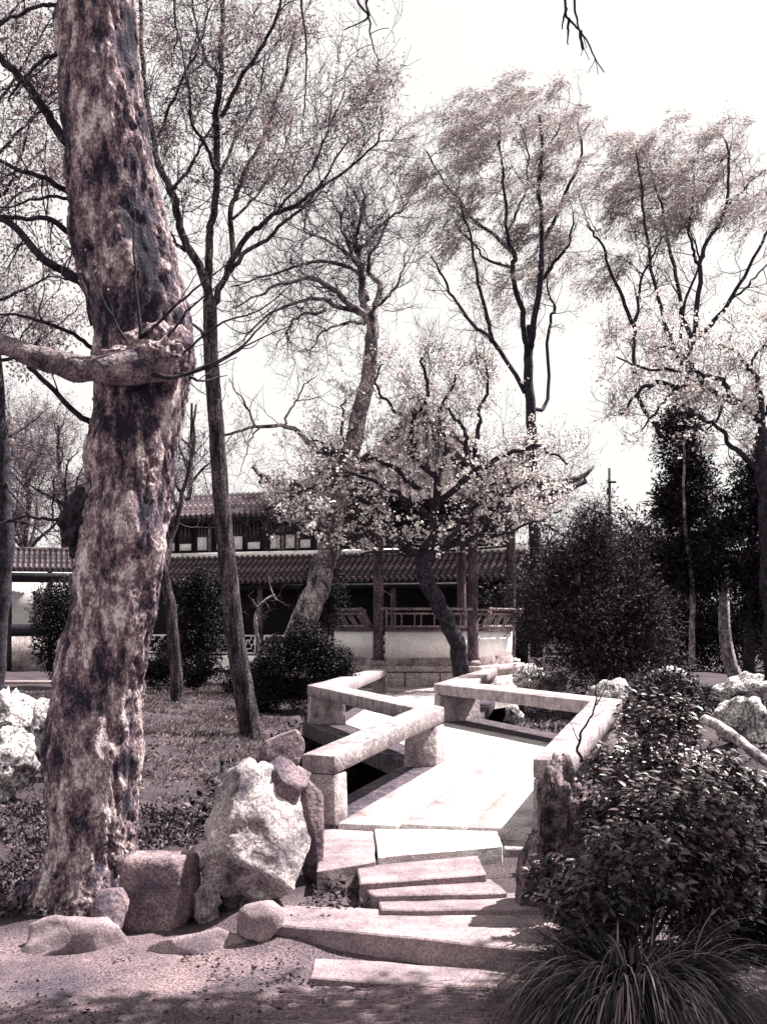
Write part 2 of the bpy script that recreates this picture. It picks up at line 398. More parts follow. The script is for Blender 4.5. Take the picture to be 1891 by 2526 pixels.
# ------------------------------------------------------------------ steps and slabs in front of the bridge
def slab(name, label, cat, px, z, thick, m, group=None, seed=0, bevel=.018, rough=.010):
    pts = np.array([GP(x, y, z) for x, y in px]); 
    ar = sum(pts[u][0] * pts[(u + 1) % len(pts)][1] - pts[(u + 1) % len(pts)][0] * pts[u][1] for u in range(len(pts)))
    if ar < 0: pts = pts[::-1]
    bm = bmesh.new()
    top = [bm.verts.new(p) for p in pts]; f = bm.faces.new(top)
    r = bmesh.ops.extrude_face_region(bm, geom=[f])
    for e in r['geom']:
        if isinstance(e, bmesh.types.BMVert): e.co.z -= thick
    bm.normal_update(); bmesh.ops.recalc_face_normals(bm, faces=bm.faces[:])
    bmesh.ops.bevel(bm, geom=bm.edges[:], offset=bevel * .45, segments=1, affect='EDGES')
    bmesh.ops.triangulate(bm, faces=bm.faces[:])
    bmesh.ops.subdivide_edges(bm, edges=[e for e in bm.edges if e.calc_length() > .12], cuts=5, use_grid_fill=True)
    bmesh.ops.triangulate(bm, faces=bm.faces[:])
    v = np.array([x.co[:] for x in bm.verts]); n = np.column_stack([fbm(v * 4, seed + k, 3) for k in range(3)])
    v = v + n * rough * np.array((1, 1, .7))
    for x, co in zip(bm.verts, v): x.co = co
    c = v.mean(0); c[2] = v[:, 2].min()
    for x in bm.verts: x.co -= Vector(c)
    me = bpy.data.meshes.new(name); bm.to_mesh(me); bm.free(); me.materials.append(m)
    for p in me.polygons: p.use_smooth = False
    o = bpy.data.objects.new(name, me); COL.objects.link(o); o.location = c
    return tag(o, label, cat, group)
SG = 'stone steps before the bridge'
slab('stone_slab', 'bright flat landing slab butting against the bridge deck', 'stone slab', [(922, 2033), (1216, 2028), (1240, 2086), (932, 2115)], -.03, .2, M['deck'], seed=1, rough=.006)
slab('stone_slab', 'sloping mauve slab left of the landing, under the first rail post', 'stone slab', [(800, 2036), (918, 2035), (928, 2125), (782, 2146)], -.05, .2, M['step'], seed=2)
slab('stone_slab', 'small stepped slab at the right edge of the landing, beside the pitted rock', 'stone slab', [(1222, 2040), (1290, 2036), (1300, 2092), (1244, 2094)], -.10, .18, M['rail'], seed=3)
slab('stone_step', 'highest step below the landing slab, tilted towards its left end', 'stone step', [(880, 2130), (1175, 2099), (1201, 2156), (886, 2178)], -.085, .2, M['step'], SG, 4)
slab('stone_step', 'narrow second step with a slanting right end', 'stone step', [(892, 2184), (1212, 2166), (1252, 2202), (922, 2210)], -.135, .2, M['step'], SG, 5)
slab('stone_step', 'pale narrow step right behind the long front slab', 'stone step', [(928, 2216), (1262, 2203), (1330, 2204), (1345, 2242), (940, 2244)], -.17, .2, M['step'], SG, 6)
slab('stone_step', 'long thick front slab with a rounded left end and dark riser', 'stone step', [(604, 2232), (640, 2220), (668, 2230), (1065, 2250), (1380, 2252), (1420, 2350), (1234, 2334), (900, 2300), (700, 2282), (625, 2276), (600, 2258)], -.205, .19, M['step'], SG, 7, bevel=.022, rough=.007)
slab('stone_slab', 'weathered slab sunk in the earth in front of the long step', 'stone slab', [(775, 2362), (1290, 2395), (1300, 2440), (1020, 2425), (765, 2412)], -.335, .12, M['step'], seed=8)

# tiles set on edge in front of the steps
path = tag(bpy.data.objects.new('path', None), kind='structure'); COL.objects.link(path)
path['label'] = 'worn path of tiles set on edge'
g = G(); g.prism([(-.50, 3.7), (1.30, 3.7), (1.30, 5.97), (-.46, 5.97)], -.52, -.376)
g.build('path_bed', M['kerb'], path)
rng = np.random.default_rng(5); R = random.Random(5)
tile_meshes = []
for k in range(6):
    g = G(); n = 8; v = []; L = .17 + .05 * R.random()
    bow = R.uniform(-.012, .012)
    for u in np.linspace(-.5, .5, n + 1):
        y = bow * (1 - 4 * u * u); h = .014 + R.uniform(-.004, .004)
        for dy in (-.009, .009): v += [(u * L, y + dy, -.03), (u * L, y + dy, h)]
    q = []
    for a in range(n):
        o = a * 4; q += [(o, o + 4, o + 5, o + 1), (o + 3, o + 7, o + 6, o + 2), (o + 1, o + 5, o + 7, o + 3)]
    g.add(v, q); me = g.build('paving_tile', M['paver']); tile_meshes.append(me.data); bpy.data.objects.remove(me)
cnt = 0; y = 5.98; row = 0
while cnt < 300 and y > 4.7:
    x = -.58 + R.uniform(0, .22)
    while x < .78:
        zz = -.360 + R.uniform(-.008, .008)
        yy = y + .05 * math.sin(x * 5 + row * .05) + .018 * math.sin(x * 13 + row * .3)
        inst('paving_tile', R.choice(tile_meshes), Matrix.Translation((x + .09, yy, zz)) @ Matrix.Rotation(.22 * math.cos(x * 5 + row * .05) + R.uniform(-.05, .05), 4, 'Z'), path)
        x += R.uniform(.19, .235); cnt += 1
    y -= R.uniform(.027, .034); row += 1

# ------------------------------------------------------------------ rocks
def rock(name, label, c, size, m, seed, sub=4, box=2.6, planes=9, amp=.10, freq=2.2, holes=0, rz=0.0, cat='rock', group=None, tilt=0.0, taper=0.0, cut=(.62, .95)):
    bm = bmesh.new(); bmesh.ops.create_icosphere(bm, subdivisions=sub, radius=1)
    v = np.array([x.co[:] for x in bm.verts]); rg = np.random.default_rng(seed)
    v = v / (np.sum(np.abs(v) ** box, 1) ** (1 / box))[:, None]
    for k in range(planes):
        n = rg.normal(size=3); n[2] *= .7; n /= np.linalg.norm(n); d = rg.uniform(*cut)
        v -= np.maximum(0, v @ n - d)[:, None] * n
    nn = v / np.linalg.norm(v, axis=1, keepdims=True)
    f = fbm(v * freq + seed, seed, 5, .55); ck = np.abs(vnoise(v * np.array((2.2, 2.2, 3.4)) + .35 * fbm(v * 3, seed + 5, 2)[:, None] + 3.3, seed + 6)); v = v - nn * (amp * 1.1 * smooth(.09, .0, ck))[:, None]
    rid = 1 - np.abs(vnoise(v * freq * 1.7 + 9, seed + 3)) * 2
    v = v + nn * (amp * f + amp * .35 * rid)[:, None]
    if holes:
        h = vnoise(v * 2.1 + 5.5, seed + 8); v = v - nn * (holes * smooth(.25, .7, h))[:, None]
        h = vnoise(v * 4.3 + 2.5, seed + 9); v = v - nn * (holes * .5 * smooth(.35, .8, h))[:, None]
    if taper: v[:, :2] *= (1 - taper * (v[:, 2:3] + 1) / 2)
    v = (v - (v.max(0) + v.min(0)) / 2) / ((v.max(0) - v.min(0)) / 2)
    v = v * np.asarray(size) / 2.1
    Rm = np.array(Matrix.Rotation(rz, 3, 'Z') @ Matrix.Rotation(tilt, 3, 'Y')); v = v @ Rm.T
    for x, co in zip(bm.verts, v): x.co = co
    me = bpy.data.meshes.new(name); bm.to_mesh(me); bm.free(); me.materials.append(m)
    for p in me.polygons: p.use_smooth = True
    zmin = v[:, 2].min()
    for x in me.vertices: x.co.z -= zmin
    o = bpy.data.objects.new(name, me); COL.objects.link(o); o.location = (c[0], c[1], c[2] + zmin)
    return tag(o, label, cat, group)
def rock_px(name, label, x0, x1, y0, y1, Y, m, seed, depth=.8, **kw):
    """rock that spans these photograph pixels at depth Y"""
    a = P((x0 + x1) / 2, (y0 + y1) / 2, Y)
    if not kw.pop('stacked', False):       # bedded in the soil, not resting on it
        low = ZC - (y1 - HY) * Y / F; gz_ = float(ground_z(np.array([a[0]]), np.array([Y]))[0]) - .06
        if low > gz_: y1 += (low - gz_) * F / Y; a = P((x0 + x1) / 2, (y0 + y1) / 2, Y)
    w = (x1 - x0) * Y / F; h = (y1 - y0) * Y / F
    return rock(name, label, a, (w * 1.05, max(w, min(h, 1.6 * w)) * depth, h * 1.05), m, seed, **kw)
rock_px('boulder', 'tall bright limestone boulder left of the steps, highest of its heap', 475, 768, 1868, 2278, 7.35, M['rock'], 21, depth=.75, sub=5, box=2.6, planes=20, amp=.06, taper=.34, holes=.10, cut=(.55, .85), freq=3.2)
rock_px('boulder', 'wedge-shaped mauve stone leaning on the boulder beside the rail post', 632, 757, 1868, 2010, 7.45, M['grey_rock'], 24, stacked=True, depth=.8, box=5, planes=14, amp=.03, tilt=.25, cut=(.55, .85), freq=3)
rock_px('boulder', 'flat-topped block crowning the heap beside the rail post', 630, 762, 1812, 1912, 7.6, M['grey_rock'], 23, stacked=True, depth=.7, box=7, planes=10, amp=.03, tilt=-.35, cut=(.6, .9), freq=3)
rock_px('boulder', 'slender upright stone between the tall boulder and the rail post', 735, 800, 1900, 2090, 7.7, M['grey_rock'], 29, depth=.9, box=4, planes=12, amp=.04, cut=(.55, .85), freq=3)
rock_px('boulder', 'square grey boulder standing against the foot of the thick tree', 302, 500, 2100, 2268, 7.15, M['grey_rock'], 25, depth=.7, box=9, planes=8, amp=.035, cut=(.72, .98), freq=3)
rock_px('boulder', 'small holed white rock under the left foot of the tall boulder', 478, 548, 2170, 2262, 7.1, M['rock'], 26, depth=.8, amp=.14, holes=.25)
rock_px('boulder', 'low pale rock sunk in the earth before the tree roots', 40, 330, 2262, 2520, 6.75, M['step'], 27, depth=.45, amp=.05, planes=12, box=3)
rock_px('boulder', 'low pale stone sunk in the earth before the square boulder', 370, 640, 2288, 2520, 6.6, M['step'], 28, depth=.45, amp=.05, planes=12, box=3)
rock_px('boulder', 'small rounded rock lying between tree roots and square boulder', 225, 320, 2190, 2275, 6.9, M['grey_rock'], 33, depth=.8, amp=.07)
rock_px('boulder', 'small rounded stone against the left end of the long front step', 584, 700, 2224, 2320, 6.66, M['step'], 37, depth=.8, amp=.04, planes=8, box=3.2, stacked=True, rz=.2)
rock_px('boulder', 'dark pitted rock standing at the right edge of the landing', 1268, 1500, 1850, 2290, 7.0, M['dark_rock'], 31, depth=.7, sub=5, box=4, amp=.15, holes=.22, taper=.18, freq=2.8, planes=12)
rock_px('boulder', 'white rock standing upright behind the thick tree at left', 82, 150, 1712, 1850, 11.5, M['white_rock'], 34, depth=.7, box=4, amp=.10, planes=14, cut=(.55, .9), freq=3)
rock_px('boulder', 'broad white rock at the left edge behind the thick tree', -60, 110, 1690, 1800, 12.5, M['white_rock'], 35, depth=.8, amp=.16, holes=.16, planes=14, cut=(.5, .9), freq=3)
rock_px('boulder', 'long white rock low at the left edge, below the broad one', -80, 90, 1790, 1880, 10.6, M['white_rock'], 36, depth=.8, amp=.15, holes=.14, planes=14, cut=(.5, .9), freq=3)
for k, (x0, x1, y0, y1, Y, lb) in enumerate([
        (1760, 1910, 1715, 1790, 13.5, 'bright jagged rock at the right edge above the pale log'),
        (1540, 1600, 1790, 1850, 10.5, 'pale rock beneath the shrub next to the right rail corner'),
        (1700, 1790, 1850, 1930, 9.5, 'bright rock behind the leafy bush, left of the pale log'),
        (1800, 1960, 1900, 1985, 9.4, 'broad white rock below the pale log at the right edge'),
        (1262, 1350, 1635, 1690, 24.0, 'flat bright rock beside the far right end of the bridge'),
        (1300, 1400, 1655, 1700, 21.5, 'low white rock under the left skirts of the big juniper'),
        (1440, 1560, 1670, 1725, 17.5, 'white stone showing below the big juniper'),
        (1600, 1720, 1640, 1700, 18.0, 'pale rock right of the big juniper, near the bent trunk'),
        (1240, 1292, 1735, 1800, 18.0, 'white stone in the hollow beyond the right bridge rail'),
        (1750, 1900, 1655, 1720, 17.0, 'pale stone at the right edge below the evergreens')]):
    rock_px('boulder', lb, x0, x1, y0, y1, Y, M['white_rock' if k not in (5,) else 'rock'], 50 + k, depth=.7, amp=.16, sub=4, holes=.12, planes=14, cut=(.5, .9), freq=2.8)

# ------------------------------------------------------------------ trees
class Tree:
    def __init__(s, seed): s.geo = []; s.thin = G(); s.tips = []; s.rng = np.random.default_rng(seed); s.limbs = []
    def limb(s, pts, r0, r1, sides=7, wob=.0, n=None, thin=False, power=1.0):
        pts = np.asarray(pts, float); n = n or max(6, len(pts) * 5)
        p = spline(pts, n)
        if wob: p[1:] = p[1:] + wob * np.column_stack([fbm(np.column_stack((np.arange(1, n) * .5, np.full(n - 1, k * 9.1), np.full(n - 1, r0 * 77))), int(s.rng.integers(1e6)), 3) for k in range(3)])
        r = r0 + (r1 - r0) * np.linspace(0, 1, n) ** power
        g = G(); g.tube(p, r, sides); s.geo.append(g)
        s.limbs.append((p, r)); return p, r
    def shoot(s, p0, d, L, r, lvl, up=.25, curl=.35, kids=5, droop=0.0, kl=.5, spread=.9, wind=None):
        n = 6 if lvl > 0 else 4
        d = d / np.linalg.norm(d); p = [p0]; step = L / n
        for k in range(n):
            d = d + s.rng.normal(size=3) * curl * .5 + np.array((0, 0, up - droop * k / n)) * .35
            if wind is not None: d = d + wind * .2
            d /= np.linalg.norm(d); p.append(p[-1] + d * step)
        p = np.array(p)
        s.thin.tube(p, np.linspace(r, max(r * .35, .0025), n + 1), 4 if r > .02 else 3, cap=False)
        if lvl <= 0:
            s.tips.append((p[-1], d)); s.tips.append((p[n // 2], d)); return
        for k in range(kids):
            t = s.rng.uniform(.2, 1) ; i = min(n - 1, int(t * n)); q = p[i] + (p[i + 1] - p[i]) * (t * n - i)
            ax = p[i + 1] - p[i]; ax /= np.linalg.norm(ax)
            nd = ax + s.rng.normal(size=3) * spread
            s.shoot(q, nd, L * kl * s.rng.uniform(.6, 1.2), max(.0035, r * .55), lvl - 1, up, curl, kids, droop, kl, spread, wind)
    def sprout(s, per_m, L, r, lvl, t0=.25, which=None, **kw):
        """side shoots along the limbs"""
        for p, rr in (s.limbs if which is None else [s.limbs[w] for w in which]):
            ln = np.linalg.norm(np.diff(p, axis=0), axis=1); tot = ln.sum()
            for k in range(int(tot * per_m + .5)):
                t = s.rng.uniform(t0, 1); i = min(len(p) - 2, int(t * (len(p) - 1)))
                ax = p[i + 1] - p[i]; ax = ax / (np.linalg.norm(ax) + 1e-9)
                d = ax * .8 + s.rng.normal(size=3) * .8
                s.shoot(p[i], d, L * s.rng.uniform(.5, 1.25), min(r, rr[i] * .6), lvl, **kw)
    def finish(s, name, label, cat, base, bark, twig, group=None, trunk_smooth=True):
        t = thing(name, label, cat, base, group)
        for k, g in enumerate(s.geo): g.build('limb' if k else 'trunk', bark, t, smooth=True)
        if s.thin.n: tag(s.thin.build('twigs', twig, t, smooth=True), kind='stuff')
        return t
def clump(g, rng, c, r, n, length, width, dirb, spread, squash=.75, strands=True, per=9, droop=.5):
    """strands of small leaves filling a cloud; they hang along dirb"""
    c = np.asarray(c, float)
    m = max(1, n // per)
    u = rng.normal(size=(m, 3)); u /= np.linalg.norm(u, axis=1, keepdims=True); u *= (rng.uniform(0, 1, (m, 1)) ** .42)
    p = c + u * r * np.array((1, 1, squash))
    d = np.asarray(dirb) + rng.normal(size=(m, 3)) * spread; d /= np.linalg.norm(d, axis=1, keepdims=True)
    P_, D_ = [], []
    for k in range(per):
        P_.append(p + rng.normal(size=p.shape) * length * .15); D_.append(d + rng.normal(size=d.shape) * .45)
        d = d + np.array((0, 0, -droop * .25)); d /= np.linalg.norm(d, axis=1, keepdims=True)
        p = p + d * length * .75
    P_ = np.vstack(P_); D_ = np.vstack(D_)
    g.leaves(P_, D_, length * rng.uniform(.6, 1.3, len(P_)), width * rng.uniform(.6, 1.3, len(P_)), rng)

# --- thick foreground tree -----------------------------------------------------------
TY = 7.7
edge = [(2330, 20, 372), (2235, 66, 348), (2126, 99, 338), (2030, 116, 334), (1836, 128, 333), (1643, 152, 357), (1475, 183, 396), (1378, 196, 413), (1233, 227, 427),
        (1088, 237, 444), (967, 239, 464), (860, 236, 468), (746, 229, 455), (574, 189, 400), (344, 163, 373), (115, 157, 340), (-100, 152, 328), (-500, 140, 310), (-900, 160, 290)]
cpts = np.array([P((a + b) / 2, y, TY) for y, a, b in edge]); wid = np.array([(b - a) / 2 * TY / F for y, a, b in edge])
n = 760; cp = spline(cpts, n); cw = spline(np.column_stack((wid, wid, wid)), n)[:, 0]
ns = 168; th = np.linspace(0, 2 * math.pi, ns, endpoint=False)
v = np.zeros((n, ns, 3))
v[:, :, 0] = cp[:, 0:1] + cw[:, None] * np.cos(th); v[:, :, 1] = cp[:, 1:2] + cw[:, None] * np.sin(th) * .95; v[:, :, 2] = cp[:, 2:3]
vv = v.reshape(-1, 3)
nrm = np.column_stack((np.tile(np.cos(th), n), np.tile(np.sin(th), n), np.zeros(n * ns)))
s3 = np.column_stack((vv[:, 0] * 1, vv[:, 1] * 1, vv[:, 2] * .55))
hgt = vv[:, 2]
fl = fbm(s3 * np.array((7, 7, 5.5)) + .25 * fbm(s3 * 9, 91, 2)[:, None], 48, 4, .6); flk = fbm(s3 * np.array((2.2, 2.2, 1.5)), 52, 3) * .25 + fl
plate = smooth(-.06, .10, fl) * .016 + smooth(.35, .45, fl) * .010 - .012 * smooth(.10, .02, np.abs(vnoise(s3 * np.array((11, 11, 3.2)), 57)))
d = .035 * fbm(s3 * 2.6, 40, 3) + .016 * fbm(s3 * np.array((9, 9, 5)), 42, 4) + .009 * (1 - 2 * np.abs(vnoise(s3 * np.array((22, 22, 9)), 47)))
flute = smooth(.5, -.5, hgt) * .05 * np.tile(np.sin(th * 5 + 1.3) + .6 * np.sin(th * 3), n)
for zz, tt, rr, aa in ((P(0, 1320, TY)[2], -1.2, .16, .06), (P(0, 1190, TY)[2], -2.2, .13, -.06), (P(0, 1560, TY)[2], -.9, .2, .035), (P(0, 1750, TY)[2], -2.0, .15, .03), (P(0, 640, TY)[2], -1.5, .25, .03)):
    dth = (np.tile(th, n) - tt + math.pi) % (2 * math.pi) - math.pi
    d = d + aa * np.exp(-((dth * .33) ** 2 + (hgt - zz) ** 2) / rr ** 2)
vv = vv + nrm * (d + flute + plate)[:, None]
g = G(); i = np.arange(n - 1)[:, None] * ns; j = np.arange(ns)[None]; k = (j + 1) % ns
g.add(vv, np.stack((i + j, i + ns + j, i + ns + k, i + k), -1).reshape(-1, 4)[:, ::-1])
big = thing('old_tree', 'thick leaning tree with mottled peeling bark in the left foreground', 'tree', (cpts[1][0], TY, -.35))
to = g.build('trunk', M['big_bark'], big, smooth=True)
at = to.data.attributes.new('flake', 'FLOAT', 'POINT'); at.data.foreach_set('value', (flk * .16).astype(np.float32))
# roots
rg = np.random.default_rng(4)
g = G()
for a0, L in ((-2.75, .75), (-1.0, .6), (-.35, .8), (.6, .6), (2.2, .6)):
    d0 = np.array((math.cos(a0), math.sin(a0), 0)); b0 = np.array((cpts[1][0] - .02, TY, -.22))
    b0 = b0 + np.array((0, 0, -.07)); pp = [b0 + d0 * .16 + np.array((0, 0, .16)), b0 + d0 * (.30 + .12 * L), b0 + d0 * (.3 + .45 * L) + np.array((.03, 0, -.10)), b0 + d0 * (.35 + .85 * L) + np.array((.05, 0, -.2))]
    g.tube(spline(pp, 14), np.linspace(.11, .03, 14), 9)
v0 = np.vstack(g.v); g.v = [v0 + .02 * np.column_stack([fbm(v0 * 7, 60 + q, 3) for q in range(3)])]
g.build('roots', M['big_bark'], big, smooth=True)
# burl and the heavy limb bending left
def blob(g, c, r, seed, sub=4, amp=.2, fr=3):
    bm = bmesh.new(); bmesh.ops.create_icosphere(bm, subdivisions=sub, radius=1)
    v = np.array([x.co[:] for x in bm.verts]); f = np.array([[q.index for q in p.verts] for p in bm.faces]); bm.free()
    v = v * (1 + amp * fbm(v * fr, seed, 4))[:, None] * np.asarray(r) + np.asarray(c)
    g.add(v, None, f)
g = G()
blob(g, P(415, 872, TY - .30), (.11, .14, .085), 1, amp=.3, fr=2.2); blob(g, P(370, 876, TY - .33), (.14, .13, .09), 2, amp=.25, fr=2.2); blob(g, P(438, 845, TY - .20), (.09, .15, .11), 3, amp=.25, fr=2.2)
blob(g, P(345, 850, TY - .26), (.12, .13, .085), 4, amp=.25, fr=2.2); blob(g, P(300, 885, TY - .30), (.16, .14, .08), 5, amp=.15); blob(g, P(425, 900, TY - .23), (.09, .14, .075), 6, amp=.25, fr=2.2); blob(g, P(380, 830, TY - .24), (.13, .12, .10), 7, amp=.2, fr=2.2)
g.build('burl', M['big_bark'], big, smooth=True)
g = G()
lp = spline([P(420, 890, TY - .28), P(340, 905, TY - .38), P(260, 912, TY - .45), P(180, 905, TY - .5), P(100, 885, TY - .5), P(40, 862, TY - .46), P(-30, 838, TY - .4), P(-200, 740, TY - .2), P(-420, 520, TY)], 60)
lr = np.interp(np.linspace(0, 1, 60), [0, .2, .35, .6, 1], [.140, .108, .084, .070, .055])
g.tube(lp, lr, 18); v0 = np.vstack(g.v); g.v = [v0 + .014 * np.column_stack([fbm(v0 * 7, 70 + q, 4) for q in range(3)])]
g.build('limb', M['limb_bark'], big, smooth=True)
g = G(); blob(g, P(190, 1290, TY - .02), (.10, .14, .17), 8, amp=.35); blob(g, P(205, 1245, TY), (.09, .13, .11), 9, amp=.3); blob(g, P(196, 1345, TY), (.07, .1, .1), 12, amp=.3)
g.build('stub', M['dark_bark'], big, smooth=True)
T = Tree(9)
BL = [([(365, 925, -.4), (420, 930, -.5), (480, 915, -.5), (560, 880, -.5), (620, 830, -.5), (700, 740, -.4)], .017, .004), ([(430, 925, -.35), (520, 905, -.5), (610, 850, -.6), (720, 800, -.6)], .010, .003),
      ([(350, 830, -.4), (400, 790, -.4), (470, 720, -.5), (560, 650, -.5)], .014, .004), ([(345, 835, -.4), (335, 700, -.45), (330, 560, -.45), (325, 420, -.5)], .012, .004),
      ([(415, 830, -.35), (470, 760, -.4), (540, 700, -.45)], .011, .003), ([(310, 840, -.42), (255, 740, -.5), (215, 640, -.5)], .009, .003),
      ([(470, 930, -.1), (500, 940, 0), (560, 925, .1)], .012, .003), ([(440, 880, -.3), (540, 800, -.5), (650, 760, -.5), (730, 690, -.5)], .009, .003)]
for pts, r0, r1 in BL: T.limb(pxpath(pts, TY), r0, r1, 6, wob=.008, thin=True)
T.sprout(3.5, .35, .005, 0, up=.5, curl=.3)
nb = len(T.limbs)
# boughs leaving the trunk to the left
LB = [([(235, 800, .1), (205, 700, .1), (110, 640, 0), (40, 565, 0), (-40, 520, 0)], .035, .02), ([(190, 600, .1), (130, 545, 0), (60, 538, 0), (-40, 535, 0)], .022, .012), ([(185, 485, .1), (110, 440, 0), (50, 420, 0), (-40, 375, 0)], .022, .010),
      ([(170, 355, .15), (110, 270, .1), (50, 190, 0), (0, 140, 0), (-40, 100, 0)], .035, .02), ([(235, 730, .1), (180, 690, .1), (120, 650, .1), (90, 640, .1)], .018, .008), ([(240, 1060, .1), (160, 990, 0), (70, 900, -.1), (40, 870, -.3)], .022, .012),
      ([(160, 120, 0), (110, 150, -.1), (60, 190, -.2), (20, 250, -.2)], .018, .008), ([(165, 20, 0), (110, 10, -.1), (40, 40, -.2), (-30, 80, -.2)], .018, .008), ([(230, 860, .1), (150, 810, 0), (70, 785, -.1), (0, 775, -.1)], .016, .007), ([(188, 1290, 0), (130, 1280, -.1), (70, 1278, -.1), (0, 1290, 0)], .014, .007),
      ([(135, 1180, -.1), (134, 1250, -.1), (132, 1295, -.1), (140, 1310, -.1), (150, 1300, -.1)], .006, .004), ([(178, 490, .0), (90, 490, -.1), (0, 515, 0)], .014, .006)]
for pts, r0, r1 in LB: T.limb(pxpath(pts, TY), r0, r1, 6, wob=.012, thin=True)
T.sprout(5, .5, .007, 1, which=range(nb, nb + 9), up=.15, curl=.5, kids=3, kl=.55, t0=.15)
# bough above the frame whose twigs hang into view
over = T.limb(np.array([(cp[-40][0], TY, 6.9), (-1.0, TY - .5, 7.15), (.2, TY - .9, 6.9), (1.4, TY - 1.0, 6.7), (2.4, TY - 1.0, 6.3)]), .09, .03, 8, wob=.03)
for pts in ([(745, -120), (742, 0), (750, 60), (757, 150), (752, 230), (742, 330)], [(860, -60), (885, 5), (910, 45), (915, 90), (935, 150)], [(912, -50), (905, 10), (905, 45), (850, 75)], [(1385, -200), (1392, 0), (1400, 45), (1432, 75), (1460, 130), (1488, 180)], [(1410, -200), (1415, 0), (1425, 60), (1435, 125)], [(1396, 20), (1385, 70)], [(1402, 45), (1400, 110)], [(1432, 75), (1436, 125)], [(430, -100), (432, 40), (440, 90), (430, 125), (445, 150)]):
    T.limb(pxpath([(a, b, -.9) for a, b in pts], TY), .010, .0035, 5, wob=.006, thin=True)
T.sprout(3.0, .16, .0035, 0, which=range(len(T.limbs) - 9, len(T.limbs)), up=-.4, curl=.3)
for g in T.geo: g.build('branch', M['dark_bark'], big, smooth=True)
tag(T.thin.build('twigs', M['dark_bark'], big, smooth=True), kind='stuff')
g = G(); rg = np.random.default_rng(12)
tp = np.array([t[0] for t in T.tips]); sel = tp[(tp[:, 0] < cp[300][0]) & (tp[:, 2] > 2.2)]
sel = np.repeat(sel, 2, 0) + rg.normal(size=(len(sel) * 2, 3)) * .05
g.leaves(sel, rg.normal(size=sel.shape) + np.array((-.3, 0, -.3)), rg.uniform(.02, .05, len(sel)), .014, rg)
tag(g.build('foliage', M['leaf_pink'], big), kind='stuff')

# --- forked tree behind it -------------------------------------------------------------
DY = 15.6; T = Tree(21); s_ = DY / F
T.limb(pxpath([(628, 1860), (618, 1800), (600, 1700), (578, 1560), (562, 1400), (550, 1280), (541, 1150), (530, 1000), (521, 880), (517, 740)], DY), 31 * s_, 17 * s_, 14, n=70, power=.6, wob=.012)
for pts, r0, r1 in [
        ([(517, 760), (499, 677), (459, 608), (442, 545), (425, 476), (390, 402, .5), (367, 287, .8), (356, 201, 1), (347, 57, 1), (345, -200, 1)], 17, 8), ([(425, 470), (476, 402, .4), (516, 327, .7), (534, 298, .8), (560, 230, 1)], 7, 3), ([(390, 338, .6), (425, 258, .3), (476, 143, 0), (499, 86, 0), (520, 0, 0)], 7, 3), ([(459, 620), (402, 562, -.3), (379, 516, -.5), (330, 440, -.6)], 7, 4),
        ([(518, 760), (519, 631, .2), (522, 545, .3), (536, 430, .3), (536, 287, .2), (545, 201), (545, 115), (551, 0), (556, -200)], 16, 8), ([(536, 425), (505, 356, -.4), (476, 304, -.7), (465, 201, -.9), (440, 90, -1)], 8, 3), ([(520, 760), (548, 700, .1), (574, 620, .4), (574, 516, .6), (585, 470, .7), (620, 390, .8), (660, 310, .8), (688, 229, .9), (711, 161, 1), (730, 60, 1)], 13, 4),
        ([(560, 665), (600, 590, -.3), (631, 562, -.5), (683, 525, -.7), (746, 493, -.8), (803, 453, -.9), (906, 379, -1), (947, 321, -1)], 12, 3), ([(555, 690), (600, 628, .1), (660, 591, .2), (717, 533, .3), (763, 499, .3), (832, 390, .4), (860, 330, .4)], 10, 3), ([(545, 290), (602, 184, -.3), (660, 92, -.5), (697, 0, -.6), (720, -90, -.6)], 9, 4), ([(540, 430), (590, 330, .5), (640, 240, .8), (650, 120, 1)], 7, 3), ([(545, 200), (500, 120, .5), (480, 20, .7), (470, -100, .7)], 7, 3), ([(515, 850), (470, 790, .3), (430, 740, .5), (400, 660, .6)], 6, 2), ([(574, 540), (640, 470, .3), (690, 390, .5), (720, 300, .6)], 6, 2), ([(683, 525, -.7), (760, 430, -.5), (820, 300, -.4), (850, 220, -.4)], 5, 2)]:
    T.limb(pxpath(pts, DY), r0 * .68 * s_, r1 * .6 * s_, 8, wob=.028)
T.sprout(3.2, 1.05, .010, 2, which=range(1, len(T.limbs)), up=.3, curl=.4, kids=5, kl=.55)
T.sprout(1.2, .5, .008, 1, which=[0], t0=.35, up=.2, curl=.6, kids=3)
forked = T.finish('forked_tree', 'tall forked tree with rough dark bark right behind the thick trunk', 'tree', P(628, 1860, DY), M['bark'], M['twig'])
rg = np.random.default_rng(22); g = G(); tp = np.array([t[0] for t in T.tips])
ok = tp[tp[:, 2] > 5.0]; pr = np.clip((ok[:, 2] - 4.5) / 4, .1, 1); ok = ok[rg.uniform(size=len(ok)) < pr * .5]
ok = np.repeat(ok, 2, 0) + rg.normal(size=(len(ok) * 2, 3)) * .10
g.leaves(ok, rg.normal(size=ok.shape) + np.array((-.4, 0, -.2)), rg.uniform(.03, .07, len(ok)), .018, rg)
for x, y, r in [(560, 110, 60), (620, 60, 60), (700, 60, 70), (760, 55, 40), (600, 200, 50), (650, 330, 45), (700, 270, 40), (780, 360, 50), (860, 290, 40), (920, 210, 45), (955, 180, 40), (940, 260, 45), (640, 430, 40), (430, 120, 60), (480, 210, 50), (420, 330, 40), (590, 300, 40), (720, 400, 40), (900, 350, 40), (400, 60, 50)]:
    clump(g, rg, P(x, y, DY + rg.uniform(-.6, .8)), r * s_ * 1.3, 520, .08, .018, (-.6, 0, -.25), .55, per=5)
tag(g.build('foliage', M['leaf_pink'], forked), kind='stuff')

